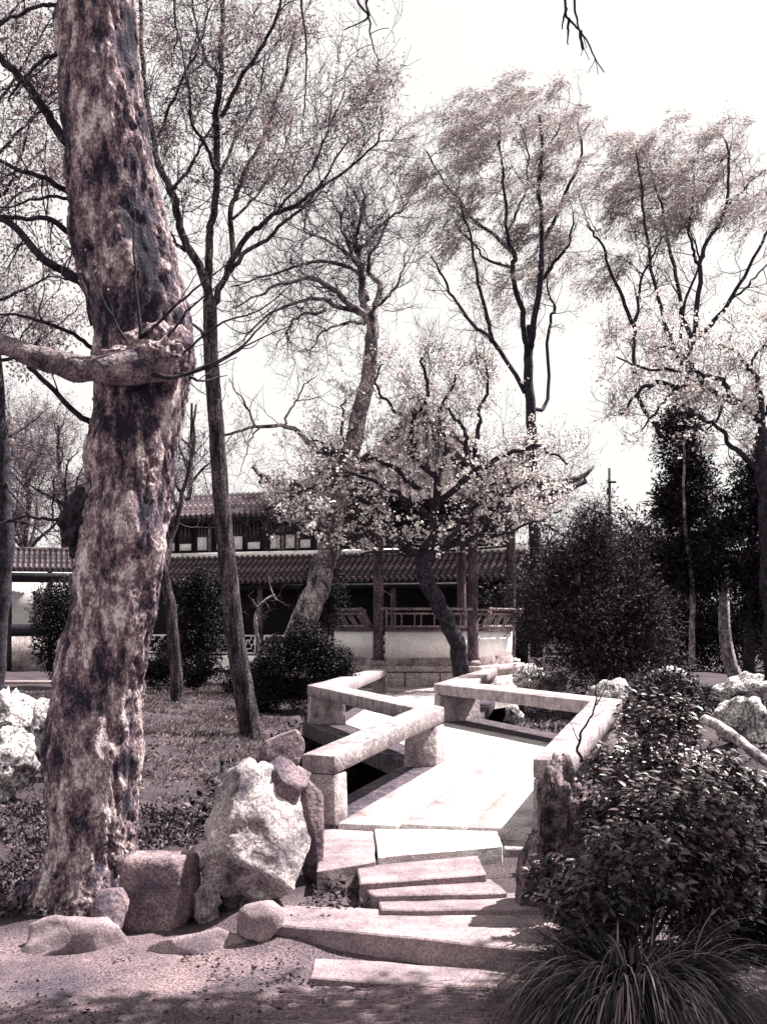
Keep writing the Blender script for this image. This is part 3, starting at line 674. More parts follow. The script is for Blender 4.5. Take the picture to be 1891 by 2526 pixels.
# --- slim trunk between them, left-hand trees -------------------------------------------
T = Tree(31); SY = 20.
T.limb(pxpath([(442, 1750), (436, 1690), (428, 1560), (410, 1440), (398, 1380), (380, 1250, .3), (395, 1100, .5), (440, 900, .6)], SY), .125, .05, 10, wob=.03)
T.limb(pxpath([(404, 1410), (430, 1300, .3), (470, 1150, .4), (480, 1000, .6)], SY), .06, .02, 6, wob=.05)
T.sprout(3, .9, .014, 2, t0=.4, up=.4, curl=.4, kids=4)
T.finish('slim_tree', 'slim grey tree between the thick trunk and the forked one', 'tree', P(442, 1750, SY), M['bark'], M['twig'])

def wild_tree(name, label, base_px, Y, h, r, seed, spread=.5, lean=0, bark='bark', twig='pink_twig', leaf=None, nleaf=3, group=None, limbs=6, first=.3, leafsize=.09, lvl=2, per_m=1.6, top=None):
    T = Tree(seed); b = P(base_px[0], base_px[1], Y); rg = T.rng
    tr = [b]; nseg = 6
    for k in range(nseg): tr.append(b + np.array((lean * h * ((k + 1) / nseg) ** 1.5 + rg.normal() * .04 * h * .5, rg.normal() * .2, h * (k + 1) / nseg)))
    p, rr = T.limb(tr, r, r * .25, 9, n=30)
    for k in range(limbs):
        t = rg.uniform(first, .9); i = int(t * 29); a = rg.uniform(0, 2 * math.pi); L = h * spread * (1.1 - t * .6)
        d = np.array((math.cos(a), math.sin(a) * .7, rg.uniform(.5, 1.2))); d /= np.linalg.norm(d)
        q = [p[i]]
        for m in range(4):
            d = d + rg.normal(size=3) * .22 + np.array((0, 0, .08)); d /= np.linalg.norm(d); q.append(q[-1] + d * L / 4)
        T.limb(q, rr[i] * .6, rr[i] * .15, 6, n=14)
    T.sprout(per_m * 1.6, h * .14, r * .10, lvl, t0=.25, up=.3, curl=.45, kids=5, kl=.55)
    t = T.finish(name, label, 'tree', b, M[bark], M[twig], group)
    if leaf:
        g = G(); tp = np.array([x[0] for x in T.tips]); tp = np.repeat(tp, nleaf, 0) + rg.normal(size=(len(tp) * nleaf, 3)) * .14
        g.leaves(tp, rg.normal(size=tp.shape) + np.array((-.3, 0, -.2)), rg.uniform(.6, 1.2, len(tp)) * leafsize, leafsize * .4, rg)
        tag(g.build('foliage', M[leaf], t), kind='stuff')
    return t
LGp = 'bare trees beyond the corridor at left'
wild_tree('bare_tree', 'bare tree with pink twigs behind the corridor, left of the thick trunk', (75, 1640), 52, 11.5, .24, 41, group=LGp, limbs=13, leaf='leaf_pink', nleaf=3, bark='pink_twig', spread=.42, leafsize=.11)
wild_tree('bare_tree', 'thin leaning bare tree right beside the thick trunk above the corridor roof', (205, 1640), 49, 10.5, .25, 43, lean=-.12, group=LGp, limbs=10, leaf='leaf_pink', nleaf=1, spread=.40, leafsize=.11)
wild_tree('bare_tree', 'tall bare tree whose top shows left of the forked trunk', (-150, 1640), 46, 15.5, .28, 44, lean=.1, group=LGp, limbs=12, leaf='leaf_pink', nleaf=2, spread=.4, leafsize=.11)
wild_tree('bare_tree', 'bare tree behind the hall, seen between the two large trunks', (470, 1640), 47, 11, .2, 46, limbs=12, spread=.45, leaf='leaf_pink', nleaf=1, leafsize=.12, group=LGp)
# dark stem at the left edge
T = Tree(51); EY = 19.
T.limb(pxpath([(-14, 1760), (-4, 1600), (6, 1450), (14, 1340), (10, 1240), (8, 1160), (-5, 1000), (-30, 700), (-40, 350), (-20, 50)], EY), .16, .10, 9, wob=.03)
T.limb(pxpath([(12, 1350), (2, 1300), (60, 1285, -.4), (120, 1330, -.6)], EY), .035, .012, 5, wob=.03); T.limb(pxpath([(8, 1180), (40, 1230, -.3), (90, 1290, -.5)], EY), .03, .01, 5, wob=.03)
for pts in ([(-25, 750), (40, 720, .2), (110, 690, .4), (190, 690, .5)], [(-35, 560), (60, 470, .5), (140, 420, .7)], [(-40, 420), (40, 330, 0), (130, 250, .3), (190, 190, .3)], [(-40, 300), (30, 200, -.3), (100, 90, -.3), (150, 20, -.3)], [(-20, 900), (60, 870, .2), (150, 800, .4), (210, 740, .6)], [(-30, 100), (40, 20, 0), (100, -60, 0)], [(-30, 500), (30, 450, -.4), (80, 300, -.5), (120, 180, -.5)]):
    T.limb(pxpath(pts, EY), .038, .008, 6, wob=.035)
T.sprout(4.5, 1.1, .010, 2, which=range(3, 10), up=.15, curl=.5, kids=4, t0=.15)
edge_t = T.finish('leafing_tree', 'tree with dark stem and fine young leaves at the left edge', 'tree', P(-14, 1760, EY), M['dark_bark'], M['twig'])
rg = np.random.default_rng(52); g = G(); tp = np.array([t[0] for t in T.tips]); tp = np.repeat(tp, 3, 0) + rg.normal(size=(len(tp) * 3, 3)) * .12
g.leaves(tp, rg.normal(size=tp.shape), rg.uniform(.05, .11, len(tp)), .04, rg)
for x, y, r in [(40, 250, 60), (90, 330, 50), (60, 420, 60), (120, 220, 50), (150, 130, 50), (60, 100, 50), (160, 420, 40), (190, 770, 45), (120, 790, 45), (90, 750, 40)]:
    clump(g, rg, P(x, y, EY + rg.uniform(-.5, .6)), r * EY / F * 1.3, 460, .09, .022, (-.5, 0, -.2), .6, per=5)
tag(g.build('foliage', M['leaf_pink'], edge_t), kind='stuff')

# --- pollarded tree with leaning pale trunk ---------------------------------------------
CY = 24.6; T = Tree(61); s_ = CY / F
T.limb(pxpath([(728, 1625), (742, 1560), (764, 1500), (790, 1430), (815, 1340), (836, 1230), (858, 1130), (880, 1050), (900, 960), (915, 880), (919, 820), (914, 770)], CY), 39 * s_, 14 * s_, 14, n=60, wob=.04, power=.75)
for pts, r0, r1 in [([(912, 792), (860, 751, -.3), (803, 700, -.5), (746, 688, -.7), (660, 717, -.9), (574, 757, -1)], 11, 3), ([(912, 786), (849, 757, .3), (774, 740, .5), (688, 763, .6), (602, 826, .7)], 9, 3), ([(905, 740), (889, 677, .3), (803, 642, .5), (688, 671, .8), (574, 711, 1)], 9, 2.5), ([(895, 690), (883, 642, -.3), (803, 591, -.5), (752, 568, -.6), (757, 516, -.6)], 8, 2.5),
                    ([(914, 775), (895, 740), (889, 660), (878, 602), (895, 516), (895, 447)], 13, 3), ([(918, 800), (935, 706, .3), (906, 660, .5), (930, 600, .5), (965, 530, .5)], 11, 3), ([(803, 763), (734, 786, .2), (711, 820, .3), (715, 860, .3)], 5, 2), ([(889, 660), (850, 590, .6), (830, 520, .8), (800, 470, .8)], 7, 2), ([(885, 620), (930, 560, -.4), (990, 520, -.6), (1010, 470, -.6)], 6, 2),
                    ([(915, 770), (950, 740, -.3), (985, 690, -.5), (1000, 620, -.5)], 6, 2), ([(870, 1105), (820, 1118, -.2), (785, 1112, -.4), (751, 1077, -.5), (708, 1053, -.6), (630, 1053, -.7), (553, 1074, -.7)], 12, 4), ([(640, 1056, -.7), (610, 1100, -.7), (590, 1180, -.7)], 3, 1), ([(700, 1052, -.6), (735, 980, -.6), (780, 920, -.6)], 4, 1.5), ([(630, 1053, -.7), (600, 990, -.8), (560, 930, -.8)], 4, 1.5), ([(900, 800), (840, 800, -.3), (790, 830, -.4), (760, 880, -.4)], 5, 1.5)]:
    T.limb(pxpath(pts, CY), r0 * .85 * s_, r1 * .7 * s_, 7, wob=.05)
T.sprout(8.0, 1.25, .011, 2, which=list(range(1, 11)) + [15], t0=.15, up=.3, curl=.5, kids=5, kl=.5)
T.sprout(1.5, .9, .012, 1, which=range(11, 15), up=.5, curl=.4, kids=3, kl=.6)
T.finish('pollard_tree', 'leaning pale-trunked pollard tree with arching bare branches left of the pavilion', 'tree', P(728, 1625, CY), M['pollard_bark'], M['twig'])

# --- the two willows behind --------------------------------------------------------------
def willow(label, Y, trunk, stems, clumps, seed, group):
    T = Tree(seed); s_ = Y / F
    T.limb(pxpath(trunk, Y), 16 * s_, 10 * s_, 10, n=30, wob=.05)
    for k, (pts, r0) in enumerate(stems):
        dy = T.rng.uniform(-1.2, 1.2)
        pts = [(x, y, dy * min(1, j / 2)) for j, (x, y) in enumerate(pts)]
        T.limb(pxpath(pts, Y), r0 * .66 * s_, max(1.6, r0 * .22) * s_, 7, wob=.06)
    T.sprout(1.6, 1.4, .02, 2, which=range(1, len(T.limbs)), t0=.2, up=.3, curl=.4, kids=3, kl=.55, wind=np.array((-.2, 0, 0)))
    t = T.finish('willow', label, 'tree', P(trunk[0][0], trunk[0][1], Y), M['dark_bark'], M['twig'], group)
    rg = np.random.default_rng(seed + 1); g = G()
    for x, y, r in clumps:
        c = P(x, y, Y + rg.uniform(-1.2, 1.2))
        for q in range(7):
            cc = c + rg.normal(size=3) * r * s_ * np.array((.75, .8, .62)); tilt_ = rg.normal() * .25
            clump(g, rg, cc, r * s_ * rg.uniform(.20, .34), int(r * r * .075), .20, .034, (-.85, 0, -.12 + tilt_), .2, squash=.45, per=7, droop=.7)
    tp = np.array([x[0] for x in T.tips]); tp = np.repeat(tp, 2, 0) + rg.normal(size=(len(tp) * 2, 3)) * .15
    g.leaves(tp, rg.normal(size=tp.shape) * .6 + np.array((-.6, 0, -.4)), rg.uniform(.08, .16, len(tp)), .025, rg)
    tag(g.build('foliage', M['leaf_willow'], t), kind='stuff')
    return t
WG = 'willows beyond the pavilion'
willow('tall willow with wind-blown tufted crown rising straight behind the pavilion', 40, [(1322, 1640), (1318, 1250), (1315, 1160), (1306, 1000), (1303, 880), (1308, 800)],
       [([(1294, 969), (1222, 850), (1170, 803), (1113, 729), (1090, 677), (1061, 631)], 9), ([(1228, 860), (1211, 827), (1188, 740), (1168, 643), (1148, 545), (1120, 480)], 9), ([(1303, 880), (1297, 838), (1280, 746), (1262, 660), (1271, 631), (1251, 574), (1245, 488), (1239, 413), (1230, 330)], 12), ([(1306, 860), (1311, 832), (1331, 689), (1337, 574), (1331, 471), (1334, 390), (1330, 280)], 14),
        ([(1337, 591), (1366, 551), (1400, 459), (1435, 379), (1425, 300)], 9), ([(1271, 631), (1216, 580), (1171, 545), (1125, 488), (1084, 430), (1050, 370)], 9), ([(1310, 1010), (1347, 993), (1354, 800), (1369, 763), (1349, 700), (1360, 620)], 8), ([(1337, 689), (1377, 637), (1406, 591), (1415, 520)], 8), ([(1262, 660), (1200, 640), (1168, 600), (1130, 560)], 6), ([(1251, 574), (1290, 480), (1300, 380), (1280, 290)], 6), ([(1334, 390), (1370, 330), (1400, 280)], 5)],
       [(1035, 365, 42), (1050, 410, 45), (1085, 450, 45), (1150, 320, 50), (1190, 275, 50), (1215, 330, 50), (1160, 380, 45), (1240, 300, 55), (1300, 250, 50), (1340, 245, 45), (1265, 260, 40), (1225, 400, 45), (1255, 430, 40), (1385, 285, 40), (1430, 275, 45), (1440, 320, 35), (1335, 370, 40), (1400, 420, 30), (1405, 490, 55), (1110, 560, 45), (1150, 610, 42), (1290, 500, 40), (1330, 600, 60), (1290, 680, 50), (1390, 600, 50), (1190, 480, 40), (1400, 345, 35), (1130, 500, 35), (1360, 680, 45)], 71, WG)
willow('spreading willow with leafy top at the right edge, behind the evergreens', 38, [(1690, 1640), (1690, 1300), (1692, 1050), (1696, 930), (1699, 850)],
       [([(1640, 1090), (1574, 974), (1561, 844), (1572, 746), (1595, 660), (1630, 580)], 9), ([(1566, 810), (1515, 689), (1475, 591), (1446, 557)], 8), ([(1680, 900), (1656, 838), (1618, 729), (1590, 574), (1578, 436), (1570, 370)], 9), ([(1704, 850), (1676, 758), (1658, 649), (1635, 545), (1624, 488), (1600, 400)], 10), ([(1680, 860), (1690, 745), (1720, 640), (1690, 540)], 7), ([(1702, 850), (1713, 821), (1727, 660), (1739, 608), (1785, 517), (1796, 402), (1791, 344)], 11),
        ([(1705, 845), (1773, 775), (1825, 700), (1888, 580), (1920, 500)], 10), ([(1727, 660), (1705, 608), (1698, 540), (1710, 450)], 7), ([(1800, 740), (1850, 700), (1900, 640)], 5), ([(1785, 517), (1840, 460), (1880, 420)], 5)],
       [(1510, 415, 42), (1560, 365, 45), (1610, 345, 45), (1570, 430, 50), (1550, 490, 45), (1640, 490, 60), (1600, 400, 45), (1680, 390, 50), (1730, 400, 50), (1700, 460, 50), (1740, 470, 42), (1770, 350, 50), (1820, 370, 45), (1860, 480, 40), (1890, 500, 45), (1530, 650, 45), (1560, 540, 40), (1690, 560, 40), (1720, 520, 35), (1660, 430, 42), (1500, 690, 28), (1570, 800, 35), (1850, 520, 35)], 73, WG)

# --- blossoming trees ---------------------------------------------------------------------
def flower_mesh(kind):
    g = G(); 
    if kind == 'full':
        for k in range(5):
            a = k * 2 * math.pi / 5; c, s = math.cos(a), math.sin(a)
            r = np.array(((c, -s), (s, c)))
            pts = np.array([(0, 0), (.45, -.36), (1, -.22), (1, .22), (.45, .36)]) @ r.T
            v = np.column_stack((pts, .28 * (pts ** 2).sum(1))); g.add(v, [(1, 2, 3, 4)], [(0, 1, 4)])
        g.add(np.array([(.2, 0, .12), (-.1, .17, .12), (-.1, -.17, .12), (0, 0, .3)]), None, [(0, 1, 3), (1, 2, 3), (2, 0, 3)])
    return g
fm = flower_mesh('full').build('blossom', M['petal']); flower_data = fm.data; bpy.data.objects.remove(fm)
def flowers(g, pos, nrm, size, rng):
    """cupped hexagon flowers joined in one mesh"""
    n = len(pos); nrm = nrm / np.linalg.norm(nrm, axis=1, keepdims=True)
    a = np.cross(nrm, rng.normal(size=(n, 3))); a /= np.linalg.norm(a, axis=1, keepdims=True); b = np.cross(nrm, a)
    th = np.arange(6) * math.pi / 3; sz = np.broadcast_to(size, (n,))[:, None, None]
    rad = np.where(np.arange(6) % 2 == 0, 1.0, .82)
    ring = pos[:, None] + sz * (rad * np.cos(th))[None, :, None] * a[:, None] + sz * (rad * np.sin(th))[None, :, None] * b[:, None] + sz * .3 * nrm[:, None]
    v = np.concatenate((pos[:, None], ring), 1).reshape(-1, 3); i = np.arange(n)[:, None] * 7
    t = np.concatenate([i + np.array((0, 1 + k, 1 + (k + 1) % 6)) for k in range(6)], 0)
    g.add(v, None, t)
def blossom_tree(label, base, Y, trunk, tr, limbs, seed, n_flower, size, density, group, per=2.6, L=1.0, singles=300):
    T = Tree(seed); s_ = Y / F; rg = T.rng
    p, r = T.limb(pxpath(trunk, Y), tr[0] * s_, tr[1] * s_, 12, n=36, wob=.04)
    for pts, r0 in limbs:
        dy = rg.uniform(-1.3, 1.3); m = len(pts)
        pts = [(x, y, dy * j / max(1, m - 1)) for j, (x, y) in enumerate(pts)]
        T.limb(pxpath(pts, Y), r0 * s_, max(2.0, r0 * .26) * s_, 7, wob=.06)
    T.sprout(per, L, .010, 2, which=range(1, len(T.limbs)), t0=.12, up=.45, curl=.5, kids=5, kl=.6)
    t = T.finish('blossom_tree', label, 'tree', base, M['dark_bark'], M['twig'], group)
    tp = np.array([x[0] for x in T.tips]); px = CX + tp[:, 0] * F / tp[:, 1]; py = HY - (tp[:, 2] - ZC) * F / tp[:, 1]
    w = density(px, py); w = np.clip(w, 0, None); w = w / w.sum()
    k = np.repeat(rg.choice(len(tp), n_flower // 5 + 1, p=w), 5)[:n_flower]; pos = tp[k] + rg.normal(size=(n_flower, 3)) * .055
    nr = rg.normal(size=(n_flower, 3)) + np.array((.2, -.5, .3))
    big_ = (.62 + .75 * rg.uniform(0, 1, n_flower) ** 2.2) * size
    order = np.argsort(-big_); s1 = order[:singles]; rest = order[singles:]
    for q in s1:
        R_ = Vector(nr[q]).to_track_quat('Z', 'Y').to_matrix().to_4x4()
        inst('blossom', flower_data, Matrix.Translation(pos[q]) @ R_ @ Matrix.Scale(big_[q], 4), t)
    g = G(); flowers(g, pos[rest], nr[rest], big_[rest], rg)
    tag(g.build('blossoms', M['petal'], t), kind='stuff')
    g = G(); nb_ = int(n_flower * 1.15); k = rg.choice(len(tp), nb_, p=w); pos = tp[k] + rg.normal(size=(nb_, 3)) * .10
    g.leaves(pos, rg.normal(size=pos.shape), size * 1.1, size * .75, rg); tag(g.build('buds', M['bud'], t), kind='stuff')
    return t
BG = 'white blossom trees'
def dens_c(px, py):
    e = ((px - 1030) / 410) ** 2 + ((py - 1110) / 275) ** 2
    low = np.where(py > 1150, 1.15, .80 + .25 * np.clip((py - 850) / 300, 0, 1))
    return (e < 1) * low + .03 * (e < 1.4)
blossom_tree('white blossoming plum with bent dark trunk in front of the pavilion', P(1138, 1712, 24.9), 24.9,
             [(1140, 1712), (1136, 1660), (1128, 1600), (1106, 1535), (1072, 1475), (1050, 1430), (1042, 1390), (1048, 1362)], (21, 19),
             [([(1046, 1376), (1099, 1347), (1171, 1318), (1230, 1270), (1320, 1230), (1390, 1210)], 15), ([(1031, 1371), (983, 1342), (935, 1309), (862, 1275), (780, 1265), (700, 1280)], 12), ([(1041, 1362), (1070, 1285), (1075, 1188), (1022, 1120), (1017, 1033), (1046, 1000), (1051, 940), (1040, 880)], 12),
              ([(1075, 1236), (1176, 1164), (1224, 1130), (1292, 1106), (1350, 1110), (1400, 1150)], 9), ([(1176, 1160), (1147, 1111), (1142, 1067), (1104, 1014), (1055, 1000), (1000, 980)], 7), ([(1176, 1164), (1176, 1062), (1190, 995), (1205, 930), (1180, 880)], 7), ([(1040, 1200), (1002, 1183), (968, 1150), (867, 1125), (814, 1111), (770, 1080)], 8),
              ([(983, 1342), (920, 1250), (850, 1210), (780, 1200), (720, 1215)], 8), ([(1070, 1285), (980, 1220), (900, 1180), (830, 1160), (780, 1170)], 7), ([(1099, 1347), (1160, 1260), (1240, 1220), (1310, 1180), (1360, 1170)], 7), ([(935, 1309), (860, 1320), (780, 1310), (720, 1300)], 5), ([(1075, 1200), (1100, 1120), (1080, 1040), (1110, 960), (1130, 890)], 6), ([(862, 1275), (800, 1240), (740, 1250), (670, 1280)], 5), ([(1017, 1033), (960, 1000), (930, 950), (940, 900)], 5), ([(1171, 1318), (1240, 1320), (1310, 1290), (1380, 1260)], 5), ([(867, 1125), (840, 1050), (850, 990)], 4), ([(862, 1275), (770, 1300), (690, 1315), (645, 1300)], 5), ([(1230, 1270), (1330, 1290), (1400, 1325)], 5), ([(1031, 1371), (960, 1360), (880, 1370), (830, 1390)], 4), ([(780, 1200), (700, 1230), (650, 1260)], 4)],
             81, 14000, .037, dens_c, BG, per=4.4)
def dens_r(px, py): return ((py < 1130) & (px > 1470)) * (1.0 + .4 * (px > 1600))
blossom_tree('white blossoming tree spreading over the evergreens at the right edge', P(1905, 1720, 21), 21,
             [(1905, 1720), (1900, 1500), (1890, 1300), (1880, 1150), (1875, 1060)], (22, 17),
             [([(1878, 1080), (1864, 1022), (1816, 993), (1733, 959), (1671, 950), (1603, 950), (1560, 985), (1530, 1020)], 11), ([(1885, 1180), (1811, 1114), (1777, 1061), (1719, 1027), (1680, 1000)], 8), ([(1816, 993), (1780, 940), (1733, 925), (1690, 916), (1579, 901), (1520, 880)], 7), ([(1875, 1060), (1870, 960), (1840, 900), (1800, 860), (1760, 850)], 8), ([(1733, 959), (1700, 890), (1640, 860), (1600, 850)], 5), ([(1875, 1040), (1920, 960), (1930, 900)], 6), ([(1671, 950), (1620, 1010), (1580, 1060)], 4), ([(1800, 985), (1760, 1040), (1700, 1080)], 4), ([(1840, 900), (1880, 860), (1910, 850)], 4)],
             83, 5200, .034, dens_r, BG, per=3.6, L=.8, singles=200)

# ------------------------------------------------------------------ evergreens and shrubs
def foliage_mass(name, label, cat, blobs, n, m, seed, length, width, base, dirb=(0, 0, .4), spread=.8, per=4, core=None, group=None, stems=None, droop=.2, shell=.45):
    """blobs: (centre, radii); leaf sprays sit mostly near each blob's skin"""
    t = thing(name, label, cat, base, group); rg = np.random.default_rng(seed); g = G()
    vol = np.array([np.prod(r) ** .67 for c, r in blobs]); cnt = (n * vol / vol.sum()).astype(int)
    for (c, r), k in zip(blobs, cnt):
        k = max(1, k // per); u = rg.normal(size=(k, 3)); u /= np.linalg.norm(u, axis=1, keepdims=True)
        rad = rg.uniform(0, 1, (k, 1)) ** shell
        lump = 1 + .28 * fbm(u * 2.2 + seed, seed, 3)[:, None]
        p = np.asarray(c) + u * rad * lump * np.asarray(r)
        d = u * .9 + np.asarray(dirb) + rg.normal(size=u.shape) * spread
        P_, D_ = [], []
        for q in range(per):
            d = d / np.linalg.norm(d, axis=1, keepdims=True); P_.append(p); D_.append(d + rg.normal(size=d.shape) * .7)
            p = p + d * length * .55; d = d + np.array((0, 0, -droop))
        P_ = np.vstack(P_); D_ = np.vstack(D_)
        g.leaves(P_, D_, length * rg.uniform(.6, 1.3, len(P_)), width * rg.uniform(.6, 1.3, len(P_)), rg)
    tag(g.build('foliage', m, t), kind='stuff')
    g = G()
    for st, r0, r1 in (stems or []): g.tube(spline(st, 14), np.linspace(r0, r1, 14), 7)
    if g.n: g.build('trunk', core or M['dark_bark'], t, smooth=True)
    return t
def pxblob(x0, x1, y0, y1, Y, dep=1.0):
    c = P((x0 + x1) / 2, (y0 + y1) / 2, Y); return (c, ((x1 - x0) / 2 * Y / F, (x1 - x0) / 2 * Y / F * dep, (y1 - y0) / 2 * Y / F))
def plumes(px_blobs, Y, n, size, seed, lean=.35, tall=1.9):
    """many small upright sprays filling larger outlines"""
    rg = np.random.default_rng(seed); out = []; big_ = [pxblob(*b, Y, .8) for b in px_blobs]
    w = np.array([np.prod(r) ** .67 for c, r in big_]); w /= w.sum()
    for k in range(n):
        c, r = big_[rg.choice(len(big_), p=w)]; u = rg.normal(size=3); u /= np.linalg.norm(u); u *= rg.uniform(.35, 1.0) ** .6 * (1.22 if rg.uniform() < .22 else 1.0)
        if u[1] > .3: u[1] *= -1
        q = size * rg.uniform(.45, 1.5); out.append((c + u * np.asarray(r) * np.array((1, 1, .95)), (q, q, q * tall)))
    return out
# big feathery juniper right of the bridge
foliage_mass('juniper', 'big dark feathery juniper bush right of the bridge', 'shrub',
             plumes([(1300, 1640, 1330, 1700), (1340, 1560, 1270, 1480), (1285, 1440, 1390, 1640), (1480, 1680, 1440, 1700), (1390, 1500, 1240, 1380), (1380, 1560, 1560, 1715)], 19.5, 135, .18, 1, tall=2.4) + [pxblob(1380, 1570, 1400, 1690, 19.9, .4)],
             62000, M['juniper'], 91, .085, .018, P(1490, 1720, 19.5), dirb=(.15, 0, .9), spread=.4, per=5, stems=[([P(1490, 1725, 19.5), P(1480, 1500, 19.6), P(1470, 1330, 19.8)], .12, .04)])
# the evergreen pair at right with pale bent trunk
foliage_mass('evergreen', 'dark evergreen with ragged pointed crown standing right of the juniper', 'tree',
             plumes([(1625, 1740, 1120, 1300), (1610, 1780, 1240, 1440), (1590, 1780, 1330, 1470), (1655, 1710, 1000, 1150)], 22.8, 90, .24, 2, tall=.7) + [pxblob(1665, 1705, 950, 1060, 23, .8), pxblob(1620, 1660, 1090, 1150, 22.8), pxblob(1720, 1760, 1130, 1190, 22.8), pxblob(1660, 1720, 1000, 1400, 23, .5)],
             30000, M['needle'], 93, .11, .035, P(1815, 1690, 22.5), dirb=(0, 0, .3), spread=.8, per=4, core=M['pale_bark'],
             stems=[([P(1825, 1690, 22.5), P(1800, 1640, 22.5), P(1786, 1560, 22.5), P(1784, 1480, 22.5), P(1780, 1400, 22.7), P(1745, 1250, 23), P(1690, 1000, 23)], .16, .05)])
foliage_mass('evergreen', 'broad dark evergreen at the right edge under the blossom', 'tree',
             plumes([(1770, 1930, 1130, 1330), (1730, 1930, 1250, 1440), (1810, 1960, 1320, 1600), (1840, 1900, 1070, 1200)], 22, 80, .26, 3, tall=.7),
             24000, M['needle'], 95, .11, .035, P(1840, 1690, 21.8), dirb=(0, 0, .3), spread=.8, per=4, stems=[([P(1845, 1690, 21.8), P(1850, 1400, 21.8), P(1860, 1120, 22)], .12, .05)])
T = Tree(96); T.limb(pxpath([(1706, 1640), (1704, 1560), (1708, 1480), (1702, 1400), (1690, 1300), (1684, 1180), (1690, 1060)], 22.3), .07, .02, 8, wob=.02); T.sprout(2, .5, .008, 1, t0=.5)
T.finish('slim_tree', 'thin pale tree trunk between the juniper and the bent trunk', 'tree', P(1706, 1640, 22), M['pale_bark'], M['twig'])
foliage_mass('round_shrub', 'dark rounded bush beside the left bend of the bridge', 'shrub', plumes([(630, 850, 1570, 1740), (660, 800, 1535, 1650), (590, 720, 1640, 1770), (780, 880, 1610, 1700)], 20, 70, .16, 4, tall=1.1) + [pxblob(650, 830, 1590, 1730, 20.2, .6)],
             36000, M['leaf_dark'], 101, .05, .026, P(740, 1740, 20), per=3)
foliage_mass('round_shrub', 'dark clipped bush below the corridor, left of the thick tree', 'shrub', [pxblob(70, 230, 1440, 1670, 27, .8), pxblob(110, 260, 1420, 1560, 27.3, .8)], 20000, M['leaf_dark'], 103, .065, .035, P(150, 1680, 27), per=3)
foliage_mass('round_shrub', 'dark bush behind the slim grey tree', 'shrub', [pxblob(415, 560, 1430, 1670, 27, .8), pxblob(440, 530, 1400, 1520, 27, .8), pxblob(385, 470, 1560, 1680, 26.5, .8)], 20000, M['leaf_dark'], 105, .065, .035, P(480, 1680, 27), per=3)
foliage_mass('round_shrub', 'low dark shrub growing at the foot of the leaning pale trunk', 'shrub', [pxblob(740, 850, 1380, 1560, 25.2, .5)], 9000, M['leaf_dark'], 107, .05, .026, P(780, 1600, 25), per=3)
foliage_mass('hedge', 'grey distant shrubbery between the pavilion and the evergreens', 'shrub', [pxblob(1380, 1520, 1270, 1500, 44, .8), pxblob(1490, 1640, 1255, 1500, 46, .8), pxblob(1560, 1720, 1290, 1500, 45, .8), pxblob(1250, 1420, 1330, 1500, 44, .8)], 16000, M['juniper'], 109, .22, .08, P(1500, 1600, 45), per=4)
foliage_mass('hedge', 'dark hedge closing the garden behind the bent pale trunk', 'shrub', [pxblob(1560, 1760, 1450, 1700, 29, .5), pxblob(1680, 1900, 1380, 1690, 29, .5), pxblob(1480, 1640, 1480, 1690, 29.5, .5), pxblob(1850, 2050, 1350, 1690, 29, .5)], 26000, M['leaf_dark'], 119, .11, .05, P(1700, 1700, 29), per=3)
foliage_mass('low_shrub', 'low dark scrub along the court behind the slim grey tree', 'shrub', plumes([(360, 600, 1600, 1690), (560, 690, 1640, 1730), (330, 420, 1620, 1680)], 24, 45, .18, 7, tall=.8), 9000, M['leaf_dark'], 121, .07, .035, P(480, 1690, 24), per=3)
g = G(); rg = np.random.default_rng(501); n_ = 26000; X_ = rg.uniform(-75, 75, n_); top_ = 3.2 + 1.3 * vnoise(np.column_stack((X_ * .35, X_ * 0, X_ * 0)), 7)
pos = np.column_stack((X_, 66 + rg.normal(size=n_) * 1.5 + .004 * X_ ** 2 * -1, -.6 + (top_ + .6) * rg.uniform(0, 1, n_) ** .8))
g.leaves(pos, rg.normal(size=pos.shape) + np.array((0, 0, .3)), rg.uniform(.4, .8, n_), .35, rg); tag(g.build('treeline', M['leaf_dark']), 'low dark wood closing the view far behind the garden', kind='stuff')
foliage_mass('bush', 'dark bush inside the shade right behind the pavilion', 'shrub', [pxblob(1180, 1300, 1420, 1600, 33, .7), pxblob(1240, 1400, 1380, 1600, 33.5, .7)], 6000, M['leaf_mid'], 111, .12, .06, P(1240, 1640, 33), per=3)

